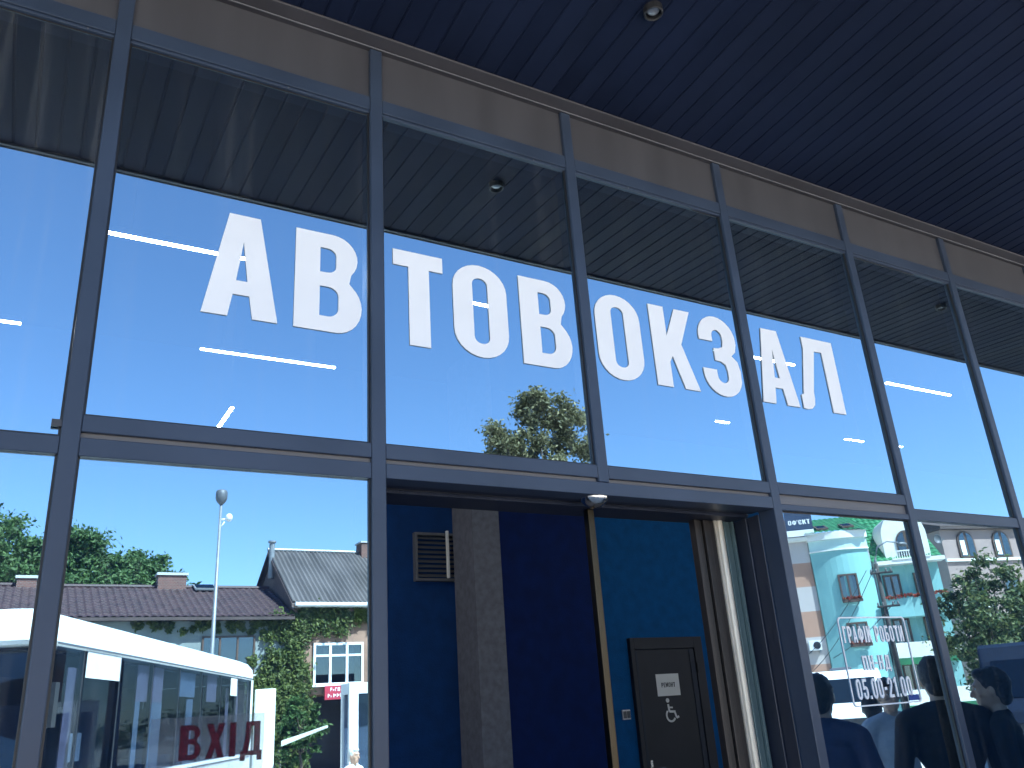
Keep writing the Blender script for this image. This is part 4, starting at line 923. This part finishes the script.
def teal_window(u0, u1, z0, z1, v, box=True):
    o = window(th, txf, u0, u1, z0, z1, M['brown_frame'], v, 2, None, False, .10, .07)
    if box:
        t = MB(); t.box(u0-.02, u1+.02, v-.22, v-.08, z0-.10, z0+.02); t.build('flower_box', M['brown_frame'], o, xf=txf)
        for k in range(5): fl.append(txf(u0+(u1-u0)*(k+.5)/5, v-.17, z0+.06)); fr.append((.10,.10,.09))
teal_window(1.96, 2.74, 5.45, 6.53, -.86); teal_window(1.93, 2.76, 3.65, 4.53, -.86); teal_window(1.96, 2.74, 1.7, 2.6, -.86)
for z0, zr in ((4.70, 5.36), (2.86, 3.58), (1.05, 1.75)):
    c2 = 'teal' if z0 > 4 else 'cream_wall'
    t = MB(); t.box(3.62, 6.3, -.85, -.005, z0-.12, z0); t.box(3.62, 6.3, -.85, -.78, z0+.001, zr); t.box(3.62, 3.69, -.779, -.005, z0+.001, zr); t.build('balcony', M[c2], th, xf=txf)
    if z0 < 4: t = MB(); t.box(3.60, 6.32, -.87, -.851, z0-.14, z0+.12); t.build('balcony_band', M['green_tile'], th, xf=txf)
    teal_window(3.95, 4.62, z0+.02, z0+1.72, -.03, False); teal_window(5.2, 5.9, z0+.5, z0+1.72, -.03, False); pass
for k in range(20): fl.append(txf(3.7+k*.13, -.86+random.uniform(-.05,.05), 5.40+random.uniform(-.03,.06))); fr.append((.12,.12,.09))
leaf_obj('flower_row', leaves(fl, fr, 80, .07), M['flowers'], th)
t = MB(); t.tube([(3.62,-.06,ZG),(3.62,-.06,6.77)], .045, 10); t.build('downpipe', M['galv'], th, xf=txf)
# banded neighbour wall with the sign on its roof
pb = thing('banded_house', txf(-1,2,0.457), 'house wall in orange and pale pink bands beside the turquoise bay', 'house')
t = MB()
zb_ = [ZG, 2.0, 3.0, 4.1, 5.15, 6.18, 7.2, 8.12]
for k in range(7): t.box(-4, 1.06, -.45, 5, zb_[k]+.0005, zb_[k+1], k%2)
t.build('wall', [M['pink_white'], M['orange_wall']], pb, xf=txf)
t = MB(); t.box(-4.2, 1.07, -.70, 5, 8.121, 8.26); t.box(-4.2, 1.07, -.76, -.701, 8.16, 8.28); t.build('eaves', M['cream_wall'], pb, xf=txf)
t = MB(); t.prism([(-.7,8.261),(5,8.261),(5,10.2)], -4.2, 1.0, 'x'); t.build('roof', M['roof_dark'], pb, xf=txf)
rsn = thing('roof_sign', txf(.8,-.8,8.45), 'navy sign board with white letters on the eaves of the banded house', 'sign')
t = MB(); t.box(.22, 1.36, -.92, -.85, 8.56, 9.75); t.build('sign_board', M['navy_sign'], rsn, xf=txf, bevel=.01)
t = MB(); t.box(.22, 1.36, -.92, -.85, 8.30, 8.555); t.build('sign_strip', M['white_plastic'], rsn, xf=txf)
vs, fs = lettering("ОФ'ЄКТ", .20, .92, .12, .006); t = MB(); t.add([(.80+a, -.925-c, 8.80+b) for a, b, c in vs], fs); t.build('sign_letters', M['white_plastic'], rsn, xf=txf)
ac = thing('air_conditioner', txf(.6,-.7,3.6), 'small white air conditioner unit on the banded wall', 'air conditioner')
t = MB(); t.box(.30, .80, -.72, -.47, 3.55, 3.95); t.build('case', M['white_plastic'], ac, xf=txf, bevel=.02)
t = MB(); t.lathe((.62,-.735,3.75), [(.15,.013),(.15,0),(.05,-.004)], 18, 'y'); t.build('fan_grille', M['black'], ac, xf=txf)
t = MB(); t.box(.34,.38,-.7,-.451,3.45,3.549); t.box(.70,.74,-.7,-.451,3.45,3.549); t.build('bracket', M['galv'], ac, xf=txf)

# ---------------------------------------------------------------- beige house
def gxf(u, v, w_): return frame_xf(53.66, 34.7, -15, K)(u, v, (1.6+(w_-1.6)*K)/K)
bh = thing('beige_house', gxf(6,2,.457), 'pinkish beige house with arched attic windows behind the street tree', 'house')
t = MB(); t.box(2.05, 14, 0, 7, ZG, 8.85); t.build('wall', M['beige_wall'], bh, xf=gxf)
t = MB(); t.box(2.0, 14.1, -.12, -.001, 7.25, 7.38); t.build('string_course', M['cream_wall'], bh, xf=gxf)
t = MB(); t.box(1.9, 14.2, -.28, 7, 8.851, 9.02); t.prism([(-.2,9.021),(7,9.021),(3.5,10.2)], 2.0, 14.1, 'x'); t.build('roof', M['roof_dark'], bh, xf=gxf)
for k in range(4):
    c = 3.45+k*2.2
    o_ = [(c-.52,7.42),(c+.52,7.42)]+arc(c, 8.2, .52, .58, 0, 180, 14)
    t = MB(); t.prism(o_, -.07, -.001, 'y'); o = t.build('arched_window', M['brown_frame'], bh, xf=gxf)
    t = MB()
    for a0, a1 in ((c-.44,c-.04),(c+.04,c+.44)): t.prism([(a0,7.5),(a1,7.5)]+[p_ for p_ in arc(c,8.2,.45,.5,0,180,16) if a0 <= p_[0] <= a1], -.085, -.0705, 'y')
    t.build('pane', M['pane'], o, xf=gxf)
    t = MB(); t.box(c-.40, c-.12, -.092, -.0855, 7.55, 8.3); t.build('curtain', M['cream_wall'], o, xf=gxf)
    window(bh, gxf, c-.5, c+.5, 5.0, 6.4, M['brown_frame'], -.03, 2); window(bh, gxf, c-.5, c+.5, 2.6, 4.0, M['brown_frame'], -.03, 2)
# satellite dish on the turquoise house's far end
sd_ = thing('satellite_dish', gxf(1.4,-.2,8.3), 'small grey satellite dish beside the roof of the beige house', 'satellite dish')
t = MB(); t.lathe((1.55,-.3,8.35), [(.03,.07),(.14,.035),(.22,-.03),(.23,-.03),(.14,.02),(.03,.055)], 20, 'y'); t.build('dish', M['lamp_head'], sd_, xf=gxf, smooth=True)
t = MB(); t.tube([(1.55,-.2,8.35),(1.8,.0,8.2),(2.04,.05,8.2)], .03, 8); t.tube([(1.55,-.36,8.05),(1.55,-.75,8.3)], .015, 6); t.build('dish_arm', M['galv'], sd_, xf=gxf)

# ---------------------------------------------------------------- utility pole with lamp arm and wires
PX, PY = 38.9, 26.6
up_ = thing('utility_pole', V(PX,PY,0), 'brown utility pole with curved lamp arm and wires before the turquoise house', 'utility pole')
t = MB(); t.tube([(PX,PY,0),(PX,PY,7.7)], [.15,.10], 12); t.build('pole', M['wood_pole'], up_, xf=V, smooth=True)
t = MB(); t.tube([(PX,PY,6.9),(PX+.02,PY,7.9),(PX+.25,PY-.1,8.55),(PX+.8,PY-.35,8.85),(PX+1.35,PY-.6,8.75)], [.06,.055,.05,.045,.04], 10); t.build('lamp_arm', M['galv'], up_, xf=V, smooth=True)
t = MB(); t.ell((PX+1.55,PY-.7,8.65), (.34,.18,.12)); t.build('lamp_head', M['lamp_head'], up_, xf=V, smooth=True)
ua = Vector((.67,-.74,0))
for z in (7.2, 5.5):
    t = MB(); t.tube([(PX-ua.x*.55,PY-.22-ua.y*.55,z),(PX+ua.x*.55,PY-.22+ua.y*.55,z)], .055, 8); t.build('crossarm', M['wood_pole'], up_, xf=V)
    for q in (-.48,-.24,.24,.48):
        t = MB(); t.lathe((PX+ua.x*q,PY-.22+ua.y*q,z+.05), [(.02,0),(.055,.03),(.04,.08),(.055,.11),(.02,.17)], 10); t.build('insulator', M['insul'], up_, xf=V)
def wire(a, b, sag, lab):
    pts = [Vector(V(*a)).lerp(Vector(V(*b)), i/14)-Vector((0,0,sag*4*(i/14)*(1-i/14))) for i in range(15)]
    t = MB(); t.tube(pts, .016, 6); tag(t.build('overhead_wire', M['wire'], smooth=True), lab, 'wire', 'wires on the utility pole')
e1 = txf(.2,-.5,3.4); e2 = txf(1.2,-.6,3.2); e3 = txf(.1,-.5,2.6)
for (q, z), e, sg_, lab in (((-.7,7.4), e1, .35, 'thin black wire falling from the pole crossarm to the banded wall'), ((-.35,7.4), e3, .5, 'lowest thin wire from the upper crossarm towards the banded house'), ((.35,5.7), e2, .25, 'short thin wire from the lower crossarm to the turquoise bay')):
    wire((PX+ua.x*q, PY-.22+ua.y*q, z), (e[0], -e[1], e[2]), sg_, lab)

# ---------------------------------------------------------------- kiosk, bench
ko = thing('glazed_kiosk', V(6.3,12.2,0), 'shallow kiosk with white framed glass door beyond the bus', 'kiosk')
t = MB(); t.box(5.1, 7.5, 12.0, 12.45, 2.2, 2.26); t.box(5.1, 7.5, 12.36, 12.45, 0, 2.2); t.box(7.4, 7.5, 12.1, 12.359, 0, 2.2); t.build('kiosk_body', M['white_paint'], ko, xf=V)
t = MB()
for x0, x1 in ((5.1,5.26),(6.2,6.36),(7.3,7.46)): t.box(x0, x1, 12.0, 12.08, 0, 2.199)
for x0, x1 in ((5.261,6.199),(6.361,7.299)): t.box(x0, x1, 12.0, 12.08, 0, .5); t.box(x0, x1, 12.0, 12.08, 2.08, 2.199)
t.box(5.1, 5.16, 12.081, 12.359, 0, .5); t.box(5.1, 5.16, 12.081, 12.359, 2.08, 2.199)
t.build('door_frame', M['white_paint'], ko, xf=V)
t = MB(); t.box(5.262, 6.198, 12.03, 12.04, .501, 2.079); t.box(6.362, 7.298, 12.03, 12.04, .501, 2.079); t.build('glass_door', M['car_glass'], ko, xf=V)
t = MB(); t.box(5.13, 5.14, 12.09, 12.35, .501, 2.079); t.build('side_glass', M['car_glass'], ko, xf=V)
t = MB(); t.tube([(6.1,11.97,1.0),(6.1,11.93,1.0),(6.1,11.93,1.25),(6.1,11.97,1.25)], .012, 8); t.build('door_handle', M['chrome'], ko, xf=V)
be = thing('bench', V(4.6,11.2,0), 'wooden bench under the seated elderly man', 'bench')
t = MB()
for k in range(4): t.box(3.9, 5.25, 10.92+k*.11, 11.01+k*.11, .40, .44)
t.build('seat', M['wood'], be, xf=V)
for x in (4.05, 5.05):
    t = MB(); t.box(x, x+.06, 10.95, 11.0, 0, .399); t.box(x, x+.06, 11.28, 11.33, 0, .399); t.box(x, x+.06, 11.001, 11.279, .34, .399); t.build('leg', M['black'], be, xf=V)

# ---------------------------------------------------------------- people
def person(x, a, face_deg, h, label, shirt, hair='hair_dark', legs='denim', long_sleeve=False, pose='stand', phone=False, inner=None, build=1.0, group='people waiting by the glass'):
    """stands at (x, -a); face_deg is the heading in the xy plane (0 = +x, 90 = +y)"""
    s_ = h/1.75; base = Vector((x, -a, 0)); c, sn = math.cos(R_(face_deg-90)), math.sin(R_(face_deg-90))
    def xf(px, py, pz): px, py, pz = px*s_, py*s_, pz*s_; return (base.x+px*c-py*sn, base.y+px*sn+py*c, pz)
    o = thing('person', base, label, 'person', group)
    dz = 0.0
    if pose == 'sit': dz = -.44
    B = build
    def torso(t, g, sc=1.0):
        t.ell((0,0,.98+dz), (.155*B+g,.105*B+g,.13+g)); t.ell((0,0,1.10+dz), (.140*B+g,.098*B+g,.15+g)); t.ell((0,.005,1.27+dz), (.168*B+g,.112*B+g,.17+g)); t.ell((0,-.005,1.40+dz), (.17*B+g,.085*B+g,.075+g))
        for q in (-1,1): t.cap((q*.06,0,1.45+dz), (q*.165*B,-.005,1.415+dz), .058+g, .060+g)
    def arm(q):
        sh = Vector((q*.185*B,-.005,1.405+dz))
        if phone and q == 1: el = Vector((.24,.10,1.16+dz)); wr = Vector((.13,.27,1.36+dz))
        elif pose == 'sit': el = Vector((q*.24,.05,1.13+dz)); wr = Vector((q*.14,.28,1.03+dz))
        else: el = Vector((q*.255*B,-.02,1.12+dz)); wr = Vector((q*.265*B,.05,.87+dz))
        return sh, el, wr
    def leg(q):
        hp = Vector((q*.09,0,.93+dz))
        if pose == 'sit': return hp, Vector((q*.11,.43,.49)), Vector((q*.11,.42,.09))
        return hp, Vector((q*.10,.015,.50)), Vector((q*.105,-.01,.09))
    t = MB(); torso(t, -.008)
    t.cap((0,-.01,1.42+dz), (0,.005,1.53+dz), .056, .052)
    hc = Vector((0,.012,1.635+dz))
    t.ell(hc, (.076,.094,.112)); t.ell(hc+Vector((0,.030,-.060)), (.057,.064,.066)); t.ell(hc+Vector((0,.062,-.098)), (.028,.026,.024))      # skull, jaw, chin
    t.cap(hc+Vector((0,.090,.005)), hc+Vector((0,.112,-.034)), .009, .015); t.ell(hc+Vector((0,.082,.022)), (.055,.020,.012))                 # nose, brow
    t.ell(hc+Vector((0,.086,-.066)), (.024,.012,.007)); t.ell(hc+Vector((0,.085,-.078)), (.021,.011,.007))                                     # lips
    for q in (-1,1):
        t.ell(hc+Vector((q*.079,-.004,-.012)), (.009,.020,.032)); t.ell(hc+Vector((q*.045,.055,-.025)), (.022,.025,.02))
        sh, el, wr = arm(q); t.cap(sh, el, .044, .036); t.cap(el, wr, .036, .025)
        d = (wr-el).normalized(); side = d.cross(Vector((0,1,0) if pose != 'sit' else (0,0,1))).normalized(); fwd = side.cross(d).normalized()
        pm = wr+d*.055; t.cap(wr+d*.015, pm, .025, .027); t.cap(pm-fwd*.022, pm+fwd*.022, .018, .018)
        for k, (ln, of) in enumerate(((.062,-.030),(.074,-.010),(.068,.011),(.052,.030))):
            b0 = pm+fwd*of+d*.018; b1 = b0+d*ln*.5-side*q*.006; b2 = b1+d*ln*.42-side*q*.020; t.cap(b0, b1, .0085, .008); t.cap(b1, b2, .008, .007)
        th0 = wr+d*.022+fwd*.02; th1 = th0+fwd*.035+d*.022; t.cap(th0, th1, .011, .010); t.cap(th1, th1+d*.028+fwd*.004, .010, .008)
        hp, kn, an = leg(q); t.cap(hp, kn, .078, .055); t.cap(kn, an, .055, .040); t.cap(an+Vector((0,-.03,-.045)), an+Vector((0,.14,-.06)), .038, .030)
    body = t.build('body', M['skin'], o, xf=xf, remesh=.0075*s_)
    # shirt
    t = MB(); torso(t, .006); t.ell((0,0,.93+dz), (.165*B,.115*B,.10)); t.cap((0,-.012,1.42+dz), (0,-.008,1.475+dz), .066, .062)
    for q in (-1,1):
        sh, el, wr = arm(q)
        if long_sleeve: t.cap(sh, el, .062, .050); t.cap(el, el.lerp(wr,.93), .050, .036)
        else: t.cap(sh, sh.lerp(el,.70), .062, .056)
    if long_sleeve: t.cap((-.05,-.035,1.475+dz),(.05,-.035,1.475+dz),.032,.032)
    t.build('shirt' if not inner else 'jacket', M[shirt], o, xf=xf, remesh=.010*s_)
    if inner:
        t = MB(); t.prism([(-.050,1.475+dz),(.050,1.475+dz),(.030,1.28+dz),(.012,1.05+dz),(-.012,1.05+dz),(-.030,1.28+dz)], .06, .128, 'y'); t.build('tee_shirt', M[inner], o, xf=xf, bevel=.01)
    t = MB(); t.ell((0,0,.92+dz), (.158*B,.112*B,.11))
    for q in (-1,1):
        hp, kn, an = leg(q); t.cap(hp, kn, .088, .066); t.cap(kn, an+Vector((0,0,.02)), .066, .056)
    t.build('trousers', M[legs], o, xf=xf, remesh=.012*s_)
    for q in (-1,1):
        hp, kn, an = leg(q); t = MB(); t.cap(an+Vector((0,-.035,-.042)), an+Vector((0,.15,-.055)), .046, .036); t.build('shoe', M['cloth_black'], o, xf=xf, remesh=.009*s_)
    t = MB(); t.ell(hc+Vector((0,-.018,.022)), (.085,.094,.106), 20, 14); t.ell(hc+Vector((0,.045,.085)), (.062,.045,.034)); t.ell(hc+Vector((0,-.055,-.045)), (.066,.050,.055))
    for k in range(26):
        d = Vector((random.gauss(0,1), random.gauss(-.2,1), abs(random.gauss(0,1)))).normalized(); t.ell(hc+Vector((d.x*.078, d.y*.086-.016, d.z*.100+.022)), (.015,.016,.012), 8, 6)
    t.build('hair', M[hair], o, xf=xf, remesh=.007*s_)
    for q in (-1,1):
        t = MB(); t.ell(hc+Vector((q*.031,.082,.002)), (.010,.007,.006), 10, 8); e = t.build('eye', M['eye_white'], o, xf=xf, smooth=True)
        t = MB(); t.ell(hc+Vector((q*.031,.0872,.002)), (.0055,.003,.0055), 8, 6); t.build('iris', M['ink'], e, xf=xf, smooth=True)
    if phone:
        sh, el, wr = arm(1); d = (wr-el).normalized(); p0 = Vector(xf(*(wr+d*.10)))
        po = thing('phone', p0, 'small black phone with a lit torch in the hand of the man in grey', 'phone')
        t = MB(); q0 = wr+d*.085; t.box(q0.x-.036, q0.x+.036, q0.y+.018, q0.y+.027, q0.z-.06, q0.z+.09); t.build('case', M['black'], po, xf=xf, bevel=.003)
        t = MB(); t.ell((q0.x+.02, q0.y+.028, q0.z+.075), (.009,.003,.009), 10, 6); t.build('torch', M['screen'], po, xf=xf)
    return o
person(4.80, .30, 242, 1.665, 'dark haired man in profile in a dark jacket over a grey tee', 'cloth_black', long_sleeve=True, inner='cloth_grey')
person(4.58, .50, 318, 1.745, 'tall man in black seen from behind beside the opening hours', 'cloth_black', build=1.1, long_sleeve=True)
person(3.92, .78, 330, 1.69, 'dark haired man in a navy shirt next to the door frame', 'cloth_navy')
person(5.85, 2.0, 320, 1.56, 'short person in a black tee standing behind the lettering', 'cloth_black')
person(5.55, 1.6, 120, 1.66, 'man in a pale grey tee holding up a lit phone', 'cloth_grey', phone=True)
person(4.86, 11.12, 60, 1.66, 'white haired elderly man in a white shirt sitting on the bench', 'cloth_white', 'hair_white', pose='sit', group='people across the forecourt')
